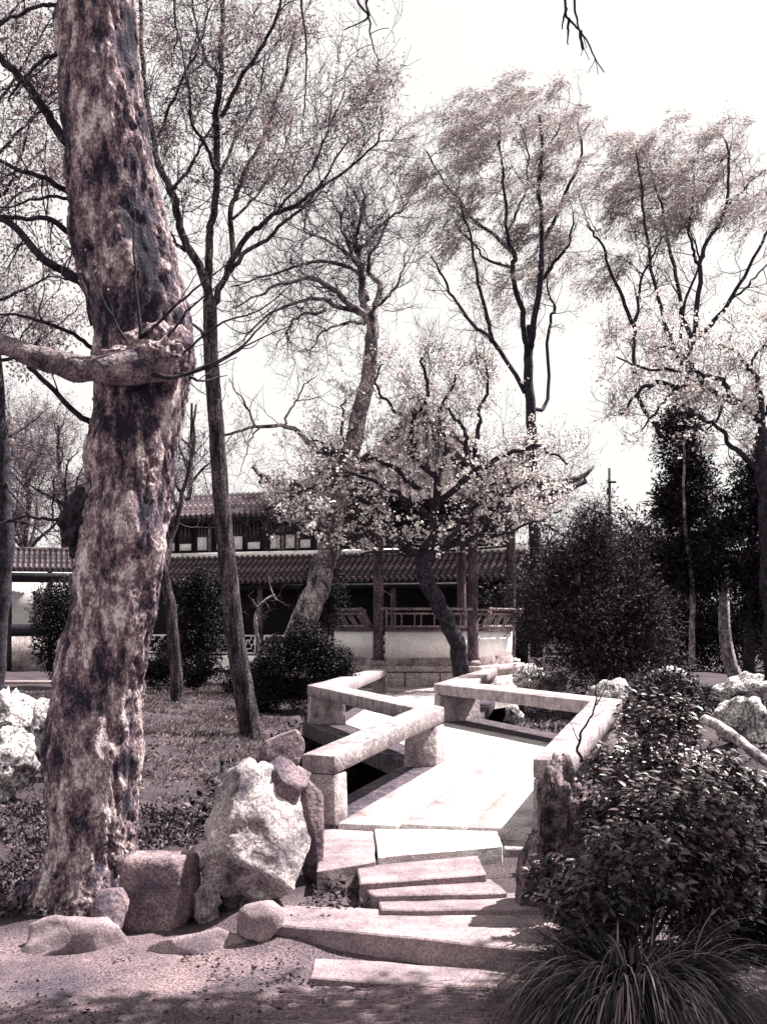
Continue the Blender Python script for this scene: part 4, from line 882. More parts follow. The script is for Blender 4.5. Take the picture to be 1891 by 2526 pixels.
# leafy foreground bush, its nearest leaves one by one
def leaf_mesh():
    g = G(); n = 4
    prof = [(0, 0, 0), (.3, .2, .05), (.62, .17, .03), (1, 0, -.10)]
    g.add([(0, 0, 0), (.3, .2, .07), (.3, 0, 0), (.3, -.2, .07), (.65, .15, .03), (.65, 0, -.03), (.65, -.15, .03), (1, 0, -.14)],
          [(2, 5, 4, 1), (3, 6, 5, 2)], [(0, 2, 1), (0, 3, 2), (5, 7, 4), (6, 7, 5)])
    o = g.build('leaf', M['leaf_gloss']); me = o.data; bpy.data.objects.remove(o); return me
leaf_data = leaf_mesh()
def leaf_bush(label, spots, seed, singles, n, L, base, stems_to, upright=.5):
    t = thing('leafy_bush', label, 'shrub', base); rg = np.random.default_rng(seed)
    pos, dr = [], []
    g = G(); bz = np.asarray(base)
    vol = np.array([np.prod(r) ** .67 for c, r in spots]); cnt = np.maximum(1, (n / 7 * vol / vol.sum()).astype(int))
    for (c, r), k in zip(spots, cnt):
        u = rg.normal(size=(k, 3)); u /= np.linalg.norm(u, axis=1, keepdims=True)
        p = np.asarray(c) + u * rg.uniform(.1, 1, (k, 1)) ** .5 * np.asarray(r)
        for q in p:     # a twig with leaves set in a rosette
            d = (q - bz) * np.array((1, 1, .5)) + np.array((0, 0, upright)) + rg.normal(size=3) * .25; d /= np.linalg.norm(d)
            g.tube([q - d * L * 1.6, q - d * L * .6, q + d * L * .3], (.004, .003, .002), 3, cap=False)
            m = 7
            for j in range(m):
                a = j * 2.4 + rg.uniform(-.4, .4); e = np.cross(d, (0.3, .9, .1)); e /= np.linalg.norm(e); f = np.cross(d, e)
                pos.append(q + d * L * (.3 - .18 * j)); dr.append((math.cos(a) * e + math.sin(a) * f) * 1.0 + d * .35 + np.array((0, 0, -.15)))
    for st in stems_to:
        g.tube(spline([bz + rg.normal(size=3) * (.06, .06, 0), (bz + np.asarray(st)) / 2 + rg.normal(size=3) * .05, st], 10), np.linspace(.012, .005, 10), 5)
    g.build('stems', M['twig'], t)
    pos = np.array(pos); dr = np.array(dr); sz = rg.uniform(.7, 1.25, len(pos)) * L
    order = np.argsort(pos[:, 1] - .2 * rg.uniform(size=len(pos)))
    for q in order[:singles]:
        x = Vector(dr[q]).normalized(); z = (Vector((0, -.3, 1)) + Vector(rg.normal(size=3) * .35)); y = z.cross(x).normalized(); z = x.cross(y)
        R_ = Matrix((x, y, z)).transposed().to_4x4()
        inst('leaf', leaf_data, Matrix.Translation(pos[q]) @ R_ @ Matrix.Scale(sz[q], 4), t)
    rest = order[singles:]; g = G()
    if len(rest):
        lv = np.array([x.co[:] for x in leaf_data.vertices]); 
        x = dr[rest] / np.linalg.norm(dr[rest], axis=1, keepdims=True); z = np.array((0, -.3, 1)) + rg.normal(size=x.shape) * .35
        y = np.cross(z, x); y /= np.linalg.norm(y, axis=1, keepdims=True); z = np.cross(x, y)
        v = pos[rest][:, None] + sz[rest][:, None, None] * (lv[None, :, 0:1] * x[:, None] + lv[None, :, 1:2] * y[:, None] + lv[None, :, 2:3] * z[:, None])
        i = np.arange(len(rest))[:, None] * 8
        g.add(v.reshape(-1, 3), np.vstack((i + np.array((2, 5, 4, 1)), i + np.array((3, 6, 5, 2)))), np.vstack([i + np.array(q) for q in ((0, 2, 1), (0, 3, 2), (5, 7, 4), (6, 7, 5))]))
        tag(g.build('foliage', M['leaf_gloss'], t), kind='stuff')
    return t
leaf_bush('glossy broad-leaved bush in the right foreground behind the sedge tuft', [pxblob(1290, 1480, 2080, 2290, 6.4, .5), pxblob(1480, 1780, 1820, 2000, 7.0, .5), pxblob(1400, 1620, 2210, 2340, 6.4, .5), pxblob(1600, 1860, 2210, 2350, 6.5, .5), pxblob(1700, 1920, 1860, 2060, 6.6, .6), pxblob(1400, 1700, 2020, 2300, 5.9, .7), pxblob(1500, 1880, 1900, 2200, 6.3, .7), pxblob(1420, 1650, 1880, 2120, 6.6, .6), pxblob(1640, 1900, 1980, 2330, 6.1, .6), pxblob(1330, 1520, 2150, 2330, 6.0, .5)],
          201, 300, 8800, .062, (P(1600, 2300, 6.1)[0], 6.2, -.36), [P(1500, 2050, 6), P(1620, 1950, 6.3), P(1750, 2000, 6.3), P(1850, 2000, 6.2), P(1420, 2100, 6.2), P(1560, 1880, 6.5)])
leaf_bush('smaller leafy bush between the right bridge rail and the bright rocks', [pxblob(1500, 1740, 1700, 1880, 8.6, .7), pxblob(1430, 1640, 1810, 1980, 8.0, .6), pxblob(1680, 1860, 1850, 1980, 8.4, .6), pxblob(1560, 1800, 1860, 2000, 7.9, .6)],
          203, 120, 3800, .068, (P(1600, 2100, 8.3)[0], 8.3, -.3), [P(1600, 1760, 8.6), P(1540, 1850, 8.3), P(1680, 1880, 8.2)])
foliage_mass('low_shrub', 'dry low twiggy shrub above the right rail, before the juniper', 'shrub', [pxblob(1540, 1720, 1650, 1760, 12.5, .7), pxblob(1600, 1760, 1680, 1790, 12.2, .7)], 4500, M['leaf_mid'], 113, .055, .022, P(1640, 1790, 12.4), per=3)
foliage_mass('low_shrub', 'dark creeping shrub in the far right shade of the foreground', 'shrub', [pxblob(1700, 1960, 2160, 2420, 6.5, .6), pxblob(1780, 2000, 2040, 2300, 6.9, .6)], 7000, M['leaf_dark'], 115, .05, .03, P(1830, 2420, 6.5), per=3)
# sedge tuft
t = thing('sedge_tuft', 'arching tuft of narrow sedge blades at the bottom right corner', 'grass tuft', (P(1560, 2500, 5.35)[0], 5.35, -.37))
rg = np.random.default_rng(301); g = G(); nb = 2600
c0 = np.array((P(1565, 2500, 5.35)[0], 5.45, -.30))
a = rg.uniform(0, 2 * math.pi, nb); rr = rg.uniform(0, .17, nb) ** .8
L = rg.uniform(.28, .74, nb) * (1 + .25 * np.sin(a * 3 + 1)); el = rg.uniform(.5, 1.25, nb)
p = c0 + np.column_stack((np.cos(a) * rr * 1.5, np.sin(a) * rr, rg.uniform(0, .12, nb)))
aa = a + rg.normal(size=nb) * .35
d = np.column_stack((np.cos(aa) * np.cos(el), np.sin(aa) * np.cos(el), np.sin(el)))
sd = np.column_stack((-np.sin(aa), np.cos(aa), np.zeros(nb))); K = 8
wd = rg.uniform(.003, .0062, nb)[:, None]; rows_ = []
for k in range(K + 1):
    w = wd * (1 - (k / K) ** 2 * .85); rows_.append(np.stack((p - sd * w, p + sd * w), 1))
    p = p + d * (L / K)[:, None]; d = d + np.array((0, 0, -.34)); d /= np.linalg.norm(d, axis=1, keepdims=True)
    p[:, 2] = np.maximum(p[:, 2], -.36)
v = np.stack(rows_, 1).reshape(-1, 3); i = (np.arange(nb)[:, None] * (2 * K + 2) + np.arange(K)[None] * 2).reshape(-1, 1)
g.add(v, i + np.array((0, 1, 3, 2))); tag(g.build('blades', M['blade'], t), kind='stuff')

# ------------------------------------------------------------------ pavilion
PX, PYc = 1.02, 29.0; SIDE = 2.28; RC = SIDE; ap = SIDE * math.cos(math.pi / 6)
pav = thing('pavilion', 'six-sided garden pavilion with upswept tiled roof behind the blossom', 'pavilion', (PX, PYc, 0))
corner = [np.array((PX + RC * math.cos(a), PYc + RC * math.sin(a))) for a in [math.radians(60 * k) for k in range(6)]]   # 0 right, 3 left, 4 front left, 5 front right
FZ, PZ0 = .50, -.1
cpl = np.array(corner); cen = np.array((PX, PYc))
g = G(); g.prism(cen + (cpl - cen) * 1.10, PZ0, FZ - .14); g.build('plinth', M['plinth'], pav, bevel=.02)
g = G(); g.prism(cen + (cpl - cen) * 1.16, FZ - .137, FZ); g.build('floor', M['plinth'], pav, bevel=.02)
# plinth kerb stones on the bridge side
for k, (u0, u1) in enumerate(((.02, .30), (.31, .62), (.63, .98))):
    A = cen + (cpl[4] - cen) * 1.135; B = cen + (cpl[5] - cen) * 1.135
    q0, q1 = lerp2(A, B, u0), lerp2(A, B, u1); n2 = np.array((0, -.10)); g = G(); g.prism([q0 + n2, q1 + n2, q1, q0], PZ0, FZ - .16); g.build('kerb_stone', M['plinth'], pav, bevel=.012)
ZE = 4.25
for k, c in enumerate(corner):
    g = G(); zs = np.linspace(FZ + .12, ZE, 8); g.tube(np.column_stack((np.full(8, c[0]), np.full(8, c[1]), zs)), np.linspace(.125, .115, 8), 16); co = g.build('column', M['grey_wood'], pav, smooth=False)
    for pgn in co.data.polygons: pgn.use_smooth = len(pgn.vertices) == 4
    g = G(); g.tube([(c[0], c[1], FZ + .001), (c[0], c[1], FZ + .06), (c[0], c[1], FZ + .13)], (.17, .19, .15), 16); g.build('base_stone', M['plinth'], co)
def bar(g, a, b, w, h):
    a = np.asarray(a, float); b = np.asarray(b, float); d = b - a; L = np.linalg.norm(d); d = d / L
    s = np.cross(d, (0, 0, 1)); ls = np.linalg.norm(s); s = s / ls if ls > 1e-6 else np.array((1., 0, 0)); u = np.cross(s, d)
    g.box((a + b) / 2, (w, L, h), np.column_stack((s, d, u)))
def v3(p2, z): return np.array((p2[0], p2[1], z))
SEAT = 1.40
for k in range(6):
    A, B = corner[k], corner[(k + 1) % 6]; d = (B - A) / np.linalg.norm(B - A); nrm2 = np.array((d[1], -d[0])); L = np.linalg.norm(B - A)
    # lintel and hanging lattice
    g = G(); bar(g, v3(A + d * .12, ZE - .12), v3(B - d * .12, ZE - .12), .14, .26); g.build('lintel', M['wood'], pav)
    zt, zb = ZE - .28, ZE - .72
    lat = G()
    bar(lat, v3(A + d * .15, zb), v3(B - d * .15, zb), .05, .05); bar(lat, v3(A + d * .15, zt), v3(B - d * .15, zt), .05, .05)
    for r in range(1, 4): bar(lat, v3(A + d * .15, zb + (zt - zb) * r / 4), v3(B - d * .15, zb + (zt - zb) * r / 4), .03, .03)
    for r in range(4):
        for q in range(10):
            s = .2 + (q + (.5 if r % 2 else 0)) * (L - .4) / 10; z0 = zb + (zt - zb) * r / 4; bar(lat, v3(A + d * s, z0), v3(A + d * s, z0 + (zt - zb) / 4), .028, .028)
    lat.build('hanging_lattice', M['wood'], pav)
    if k == 1: continue            # way in, at the back
    wa, wb = A + d * .16, B - d * .16
    g = G(); q = [wa + nrm2 * .10, wb + nrm2 * .10, wb - nrm2 * .10, wa - nrm2 * .10]; g.prism(q, FZ + .19, SEAT - .07)
    g.build('bench_wall', M['plaster'], pav)
    g = G(); q = [wa + nrm2 * .125, wb + nrm2 * .125, wb - nrm2 * .125, wa - nrm2 * .125]; g.prism(q, FZ + .001, FZ + .188); g.build('skirting', M['plinth'], pav, bevel=.01)
    g = G(); q = [wa + nrm2 * .16, wb + nrm2 * .16, wb - nrm2 * .26, wa - nrm2 * .26]; g.prism(q, SEAT - .068, SEAT); g.build('bench_seat', M['grey_wood'], pav, bevel=.01)
    # leaning backrest
    o0, o1 = nrm2 * .13, nrm2 * .42
    br = G(); bar(br, v3(wa + o1 + d * -.12, SEAT + .47), v3(wb + o1 + d * .12, SEAT + .47), .06, .06); rail_o = br.build('backrest', M['light_wood'], pav)
    for zz, f in ((.05, .08), (.36, .76)):
        br = G(); bar(br, v3(wa + o0 + (o1 - o0) * f, SEAT + zz), v3(wb + o0 + (o1 - o0) * f, SEAT + zz), .05, .05); br.build('bar', M['light_wood'], rail_o)
    for e in (wa + d * .03, wb - d * .03, *(wa + d * L * .86 * u for u in (.12, .2, .36, .44, .6, .68, .84, .92))):
        end = np.linalg.norm(e - wa) < .05 or np.linalg.norm(e - wb) < .05
        br = G(); bar(br, v3(e + o0, SEAT + .02), v3(e + o1 * (1 if end else .8) + o0 * (0 if end else .2), SEAT + (.5 if end else .37)), .06 if end else .028, .06 if end else .028); br.build('spindle', M['light_wood'], rail_o)
# roof
RA, ZP, ZR = 3.05, 7.15, 4.42
def roof_pt(k, u, q, off=0.0):
    """sector k, u -1..1 across, q 0 at the eave .. 1 at the peak"""
    dd = RA * (1 - q); lat = u * dd * math.tan(math.pi / 6)
    cr = abs(u) ** 3 * (1 - q) ** 3
    ang = math.radians(60 * k + 30); c, s = math.cos(ang), math.sin(ang)
    ext = 1 + .14 * abs(u) ** 4 * (1 - q) ** 4
    x, y = dd * ext, lat * ext
    z = ZR + (ZP - ZR) * (q ** 1.45 * .96 + .04 * q) + .75 * cr + off
    return np.array((PX + c * x - s * y, PYc + s * x + c * y, z))
for k in range(6):
    g = G(); nu, nq = 16, 14
    for off, flip in ((0.0, 0), (-.10, 1)):
        v = [roof_pt(k, u, q, off) for q in np.linspace(0, .99, nq + 1) for u in np.linspace(-1, 1, nu + 1)]
        i = (np.arange(nq)[:, None] * (nu + 1) + np.arange(nu)[None]).reshape(-1, 1)
        q_ = i + np.array((0, 1, nu + 2, nu + 1)); g.add(v, q_[:, ::-1] if flip else q_)
    v = [roof_pt(k, u, 0, o_) for u in np.linspace(-1, 1, nu + 1) for o_ in (0, -.10)]
    i = (np.arange(nu) * 2)[:, None]; g.add(v, i + np.array((0, 1, 3, 2)))
    rf = g.build('roof', M['pan'], pav, smooth=True)
    if k in (0, 1): continue           # far sides, never in view
    W = RA * math.tan(math.pi / 6); pitch = .235; nrow = int(2 * W / pitch)
    for r in range(nrow):
        lat = (r - (nrow - 1) / 2) * pitch; qm = 1 - abs(lat) / W
        n = max(5, int(qm * 22)); g = G(); ring = []
        for j in range(n + 1):
            for sub in (0, 1):
                jj = j + (0 if sub == 0 else .93)
                if jj > n: break
                q = qm * .985 * jj / n; dd = RA * (1 - q) * math.tan(math.pi / 6); u = np.clip(lat / max(dd, 1e-6), -1, 1)
                c = roof_pt(k, u, q); ang = math.radians(60 * k + 30); sv = np.array((-math.sin(ang), math.cos(ang), 0)); R_ = .082 if sub == 0 else .055
                ring.append([c + sv * R_ * math.cos(t_) + np.array((0, 0, 1)) * (R_ * 1.15 * math.sin(t_) - .01) for t_ in np.linspace(0, math.pi, 7)])
        v = np.array(ring).reshape(-1, 3); m = len(ring); i = (np.arange(m - 1)[:, None] * 7 + np.arange(6)[None]).reshape(-1, 1)
        g.add(v, i + np.array((0, 1, 8, 7))); b0 = 0
        g.t.append(np.array([[0, a_ + 1, a_] for a_ in range(1, 6)]))
        g.build('tile_row', M['tile'], rf)
    for r in range(11):
        u = -.9 + 1.8 * r / 10; g = G(); a_, b_ = roof_pt(k, u, .02, -.14), roof_pt(k, u * .8, .28, -.14); bar(g, a_, b_, .07, .07); g.build('rafter', M['wood'], rf)
for k in range(6):
    pts = [roof_pt(k, -1, q, .09) for q in np.linspace(-.0, .985, 20)]
    out = pts[0] - pts[1]; out /= np.linalg.norm(out)
    pts = [pts[0] + out * .42 + np.array((0, 0, .24)), pts[0] + out * .22 + np.array((0, 0, .08))] + pts
    g = G(); g.tube(pts, [.035, .06] + [.10] * 20, 8); g.build('hip_ridge', M['tile'], pav, smooth=True)
    g = G(); c = roof_pt(k, -1, .0, -.12); e = pts[1]; bar(g, np.array((*(cen + (corner[k] - cen) * 1.0), ZE + .1)), e + np.array((0, 0, -.16)), .12, .16); g.build('corner_beam', M['wood'], pav)
g = G(); zz = np.array((6.95, 7.08, 7.16, 7.24, 7.36, 7.45, 7.5)); g.tube(np.column_stack((np.full(7, PX), np.full(7, PYc), zz)), (.3, .26, .14, .2, .19, .08, .02), 14); g.build('finial', M['tile'], pav, smooth=True)

# stone terrace right of the pavilion and steps to it
for k, (px_, z, lb) in enumerate([([(1180, 1690), (1330, 1672), (1345, 1640), (1190, 1652)], .22, 'bright terrace slab right of the pavilion base'), ([(1200, 1722), (1360, 1700), (1345, 1676), (1185, 1694)], .05, 'lower terrace slab by the far right end of the bridge')]):
    slab('stone_slab', lb, 'stone slab', px_, z, .25, M['deck'], seed=30 + k)
slab('stone_slab', 'threshold slab where the bridge meets the pavilion base', 'stone slab', [(850, 1722), (1120, 1712), (1110, 1692), (860, 1698)], .02, .25, M['plinth'], seed=33)

# ------------------------------------------------------------------ hall behind and corridor at left
class Frame_:
    def __init__(s, o, ang): s.o = np.asarray(o, float); s.c, s.s = math.cos(ang), math.sin(ang)
    def pt(s, x, y, z): return np.array((s.o[0] + s.c * x - s.s * y, s.o[1] + s.s * x + s.c * y, z))
    def box(s, g, x0, x1, y0, y1, z0, z1):
        g.add([s.pt(x, y, z) for x in (x0, x1) for y in (y0, y1) for z in (z0, z1)], [(0, 1, 3, 2), (4, 6, 7, 5), (0, 4, 5, 1), (2, 3, 7, 6), (0, 2, 6, 4), (1, 5, 7, 3)])
def tiled_roof(fr, parent, x0, x1, y0, z0, y1, z1, pitch, name='roof', singles=True, rad=.07):
    g = G(); n = 10; prof = [(y0 + (y1 - y0) * t, z0 + (z1 - z0) * (t ** 1.2 * .8 + t * .2)) for t in np.linspace(0, 1, n + 1)]
    for off, fl in ((0, 0), (-.12, 1)):
        v = [fr.pt(x, y, z + off) for y, z in prof for x in (x0, x1)]; i = (np.arange(n) * 2)[:, None]; q = i + np.array((0, 1, 3, 2)); g.add(v, q[:, ::-1] if fl else q)
    g.add([fr.pt(x, y0, z0 + o_) for x in (x0, x1) for o_ in (0, -.12)], [(0, 1, 3, 2)])
    rf = g.build(name, M['pan'], parent)
    base = None; k = 0; x = x0 + pitch / 2
    while x < x1:
        if base is None:
            g = G(); ring = []
            L_ = 16
            for j in range(L_):
                for sub in (0, .93):
                    t = (j + sub) / L_; y = y0 + (y1 - y0) * t - .02; z = z0 + (z1 - z0) * (t ** 1.2 * .8 + t * .2); R_ = rad if sub == 0 else rad * .84
                    ring.append([fr.pt(x + R_ * math.cos(a), y, z + R_ * 1.2 * math.sin(a) - .01) for a in np.linspace(math.pi, 0, 6)])
            v = np.array(ring).reshape(-1, 3); i = (np.arange(len(ring) - 1)[:, None] * 6 + np.arange(5)[None]).reshape(-1, 1)
            g.add(v, i + np.array((0, 1, 7, 6))); g.t.append(np.array([[0, a, a + 1] for a in range(1, 5)]))
            # drip tile hanging at the eave
            g.add([fr.pt(x + pitch / 2 + dx, y0 - .03, z0 + dz) for dx, dz in ((-.085, .02), (.085, .02), (.06, -.08), (0, -.13), (-.06, -.08))], None, [(0, 1, 2), (0, 2, 3), (0, 3, 4)])
            b = g.build('tile_row', M['tile'], rf); base = (b.data, x)
        else:
            o = inst('tile_row', base[0], Matrix.Translation(Vector(fr.pt(x, 0, 0) - fr.pt(base[1], 0, 0))), rf)
        x += pitch; k += 1
    return rf
al = math.radians(-20)
HF = Frame_((P(570, 1500, 37)[0], 37, 0), al)
hall = thing('garden_hall', 'long tiled hall with clerestory windows and dark verandah behind the pavilion', 'building', HF.pt(3, 0, 0))
hx0, hx1 = -4.2, 9.6
tiled_roof(HF, hall, hx0, hx1, 0, 2.92, 1.45, 3.80, .21, 'verandah_roof')
tiled_roof(HF, hall, hx0 + 1.2, hx1 - .7, .95, 5.20, 2.9, 6.15, .21, 'roof')
g = G(); HF.box(g, hx0, hx1, 1.40, 1.56, 3.74, 3.95); g.build('ridge', M['plaster'], hall)
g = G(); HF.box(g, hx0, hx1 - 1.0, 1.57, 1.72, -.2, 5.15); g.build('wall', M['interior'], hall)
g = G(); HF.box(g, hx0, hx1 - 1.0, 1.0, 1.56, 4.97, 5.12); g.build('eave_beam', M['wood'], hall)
R = random.Random(3)
x = hx0 + .1
while x < hx1 - 1.7:
    w = R.choice((.42, .46, .55)); z1 = 4.9
    f = G(); HF.box(f, x, x + w, 1.50, 1.565, 4.0, 4.95); fo = f.build('window', M['wood'], hall)
    p_ = G(); HF.box(p_, x + .05, x + w - .05, 1.48, 1.499, 4.05, R.choice((4.28, 4.32, 4.5))); p_.build('panel', M['plaster'], fo)
    for q in range(3):
        s = G(); xx = x + .05 + (w - .1) * (q + .5) / 3; HF.box(s, xx - .012, xx + .012, 1.485, 1.499, 4.52, 4.92); s.build('bar', M['light_wood'], fo)
    if R.random() < .3:
        s = G(); HF.box(s, x + w + .01, x + w + .11, 1.47, 1.565, 4.0, 4.95); s.build('post', M['light_wood'], hall)
    x += w + R.choice((.12, .16, .3))
for k in range(6):
    xx = hx0 + .3 + k * 2.35; g = G(); g.tube([HF.pt(xx, .55, z) for z in np.linspace(-.1, 2.95, 5)], .10, 10); g.build('column', M['grey_wood'], hall, smooth=True)
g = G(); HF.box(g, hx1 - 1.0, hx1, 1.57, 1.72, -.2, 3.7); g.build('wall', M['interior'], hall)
g = G(); HF.box(g, hx0, hx1, .40, .75, 2.62, 2.78); g.build('verandah_beam', M['wood'], hall)
g = G(); HF.box(g, hx0, hx1, .36, 1.55, -.3, .06); g.build('base', M['plaster'], hall)
g = G(); HF.box(g, hx0, hx1, .48, .60, .061, .42); g.build('parapet', M['plaster'], hall)
# fretwork balustrade: white lattice
def fret(fr, parent, x0, x1, y, z0, z1, m, seed):
    R = random.Random(seed); g = G(); cw = (x1 - x0) / max(1, round((x1 - x0) / .17)); ch = (z1 - z0) / 4
    o = G(); fr.box(o, x0, x1, y - .02, y + .02, z1 - .03, z1 + .03); fr.box(o, x0, x1, y - .02, y + .02, z0 - .03, z0 + .03); fr.box(o, x0, x0 + .05, y - .021, y + .021, z0, z1); fr.box(o, x1 - .05, x1, y - .021, y + .021, z0, z1)
    fo = o.build('balustrade', m, parent)
    nxx = int(round((x1 - x0) / cw))
    for r in range(4):
        for c in range(nxx):
            xa, za = x0 + c * cw, z0 + r * ch
            if (r + c) % 2: fr.box(g, xa, xa + cw, y - .014, y + .014, za - .016, za + .016)
            else: fr.box(g, xa - .016, xa + .016, y - .015, y + .015, za, za + ch)
            if R.random() < .3: fr.box(g, xa + cw * .5, xa + cw * .5 + .03, y - .013, y + .013, za, za + ch)
    tag(g.build('fretwork', m, fo), kind='stuff')
for k in range(5):
    xx = hx0 + .3 + k * 2.35; fret(HF, hall, xx + .14, xx + 2.2, .54, .50, 1.08, M['plaster'], k)
# small bare sapling in front of the verandah
T = Tree(131); QY = 30
T.limb(pxpath([(628, 1640), (640, 1600), (630, 1530), (638, 1500), (655, 1480), (678, 1470)], QY), .06, .03, 7, wob=.03); T.limb(pxpath([(678, 1470), (665, 1440), (662, 1410)], QY), .02, .01, 5, wob=.03); T.limb(pxpath([(672, 1472), (700, 1490), (715, 1500)], QY), .018, .008, 5, wob=.03); T.limb(pxpath([(638, 1500), (628, 1490), (622, 1478)], QY), .03, .02, 5)
T.sprout(5, .5, .008, 1, t0=.4, up=.2, curl=.5, kids=3)
T.finish('sapling', 'small crooked pale sapling before the fretwork balustrade', 'tree', P(628, 1640, QY), M['pale_bark'], M['pink_twig'])

CF = Frame_((P(0, 1500, 42)[0], 42, 0), math.radians(16))
cor = thing('corridor', 'tiled covered corridor with white latticed wall at the left edge', 'building', CF.pt(1, 0, -.4))
tiled_roof(CF, cor, -4, 8.5, 0, 3.55, 1.5, 4.35, .2, 'roof', rad=.065)
g = G(); CF.box(g, -4, 8.5, 1.44, 1.60, 4.28, 4.46); g.build('ridge', M['tile'], cor)
g = G(); CF.box(g, -4, 8.5, 2.0, 2.15, -.5, 3.9); cw_ = g.build('wall', M['plaster'], cor)
for k, (xa, wv) in enumerate(((1.15, .62), (2.0, .45), (3.2, .6), (-1.0, .6))):
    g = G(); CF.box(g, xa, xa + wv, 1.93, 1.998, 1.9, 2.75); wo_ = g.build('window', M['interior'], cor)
    g = G()
    for q in range(4):
        for r in range(5):
            xx, zz = xa + wv * (q + .5) / 4, 1.92 + .16 * (r + .5) 
            for a in np.linspace(0, math.pi * 2, 8, endpoint=False):
                pass
            g.tube([CF.pt(xx + .062 * math.cos(a) * (1 + .2 * (r % 2)), 1.91, zz + .075 * math.sin(a)) for a in np.linspace(0, 2 * math.pi, 9)], .02, 4, cap=False)
    g.build('lattice', M['plaster'], wo_)
for xx in (-1.6, .32, 1.8, 3.4, 5.2):
    g = G(); g.tube([CF.pt(xx, .5, z) for z in np.linspace(-.5, 3.55, 5)], .10, 10); g.build('column', M['wood'], cor, smooth=True)
g = G(); CF.box(g, -4, 8.5, .40, .62, 3.05, 3.42); g.build('beam', M['wood'], cor)
g = G(); CF.box(g, -4, 8.5, .42, .66, 1.0, 1.45); g.build('bench', M['wood'], cor)
g = G(); CF.box(g, -4, 8.5, .46, .62, -.6, .98); g.build('parapet', M['plinth'], cor)
# kerb of the court behind the slim tree
g = G(); a, b = P(350, 1690, 28.5), P(520, 1690, 28); bar(g, (a[0] - 4, a[1], -.02), (b[0], b[1], -.02), .5, .16); tag(g.build('court_kerb', M['step'], bevel=.02, loc=((a[0] + b[0]) / 2, a[1], -.1)), 'stone kerb running behind the slim grey tree', 'kerb')

# ------------------------------------------------------------------ pole, log, sticks
pb = P(1503, 1640, 58); t = thing('utility_pole', 'slender utility pole rising above the distant shrubbery', 'utility pole', pb)
g = G(); g.tube([pb, P(1503, 1300, 58), P(1502, 1155, 58)], (.11, .09, .07), 8); g.build('mast', M['pole'], t, smooth=True)
g = G(); c = P(1508, 1189, 57.8); g.box(c, (.42, .16, .10)); g.build('crossbar', M['pole'], t); g = G(); g.box(P(1500, 1212, 57.85), (.16, .2, .3)); g.build('box', M['pole'], t)
g = G(); lp = spline([P(1735, 1775, 11.6), P(1790, 1805, 11.2), P(1850, 1850, 10.8), P(1930, 1905, 10.3)], 20); g.tube(lp, np.linspace(.055, .05, 20), 12)
v0 = np.vstack(g.v); g.v = [v0 + .012 * np.column_stack([fbm(v0 * 5, 80 + q, 3) for q in range(3)])]
tag(g.build('log', M['pale_bark'], smooth=True, loc=lp.mean(0)), 'smooth pale log slanting over the rocks at the right edge', 'log')
T = Tree(141); T.limb(pxpath([(1432, 1880), (1425, 1840), (1440, 1800), (1466, 1750), (1468, 1700), (1455, 1660)], 8.0), .012, .003, 5, wob=.01, thin=True); T.limb(pxpath([(1430, 1835), (1418, 1812), (1412, 1795)], 8.0), .005, .002, 4, thin=True); T.limb(pxpath([(1470, 1740), (1490, 1700), (1500, 1670)], 8.0), .005, .002, 4, thin=True)
T.sprout(6, .15, .003, 0, up=.4)
T.finish('bare_twig', 'thin bare twig rising from the pitted rock across the right rail', 'plant', P(1432, 1880, 8), M['twig'], M['twig'])

# ------------------------------------------------------------------ grass, litter, creepers
def scatter(n, x0, x1, y0, y1, rng): return np.column_stack((rng.uniform(x0, x1, n), rng.uniform(y0, y1, n)))
rg = np.random.default_rng(401)
ctr = scatter(7600, -9.5, .4, 7.2, 26.5, rg); k_ = rg.integers(0, len(ctr), 240000)
p = ctr[k_] + rg.normal(size=(240000, 2)) * rg.uniform(.03, .14, len(ctr))[k_][:, None]; lx, rx = bridge_x(p[:, 1])
keep = (p[:, 0] < lx - .45) & ~((p[:, 1] < 7.9) & (p[:, 0] < -1.6)) & ((p[:, 0] + p[:, 1] * .343) > -.55)
dn = fbm(np.column_stack((p * .9, np.zeros(len(p)))), 33, 3); dn = dn + .7 * fbm(np.column_stack((p * 3.1, np.zeros(len(p)))), 35, 2); keep &= (dn + rg.uniform(-.4, .5, len(p)) > -.05)
p = p[keep]; z = ground_z(p[:, 0], p[:, 1]); pos = np.column_stack((p, z - .01)); g = G()
d = rg.normal(size=pos.shape) * .55 + np.array((.35, .1, .75)); g.leaves(pos, d, rg.uniform(.04, .15, len(pos)), rg.uniform(.005, .014, len(pos)), rg, fold=.1, droop=.25)
tag(g.build('grass', M['grass']), 'dry grass and creeping weeds on the left bank', kind='stuff')
g = G(); p = scatter(26000, -4.6, -.3, 7.3, 10.5, rg); lx, rx = bridge_x(p[:, 1]); dn = fbm(np.column_stack((p * 1.6, np.zeros(len(p)))), 37, 3); k = (p[:, 0] < lx - .35) & (dn + rg.uniform(-.4, .4, len(p)) > .1); p = p[k]
pos = np.column_stack((p, ground_z(p[:, 0], p[:, 1]) + rg.uniform(0, .05, len(p)))); g.leaves(pos, rg.normal(size=pos.shape) + np.array((0, -.2, .5)), rg.uniform(.025, .06, len(pos)), .026, rg)
tag(g.build('ground_cover', M['ivy']), 'small-leaved creeper on the ground around the rocks', kind='stuff')
g = G(); p = np.vstack((scatter(2600, -2.6, -.2, 5.3, 7.2, rg), scatter(4200, -2.7, -.3, 6.0, 7.0, rg), scatter(1500, -3.4, -1.2, 5.6, 6.9, rg), scatter(500, -.3, 2.5, 5, 7, rg), scatter(1500, -4.5, -2.3, 6.5, 9.5, rg), scatter(9000, -8, -.6, 8, 26, rg)))
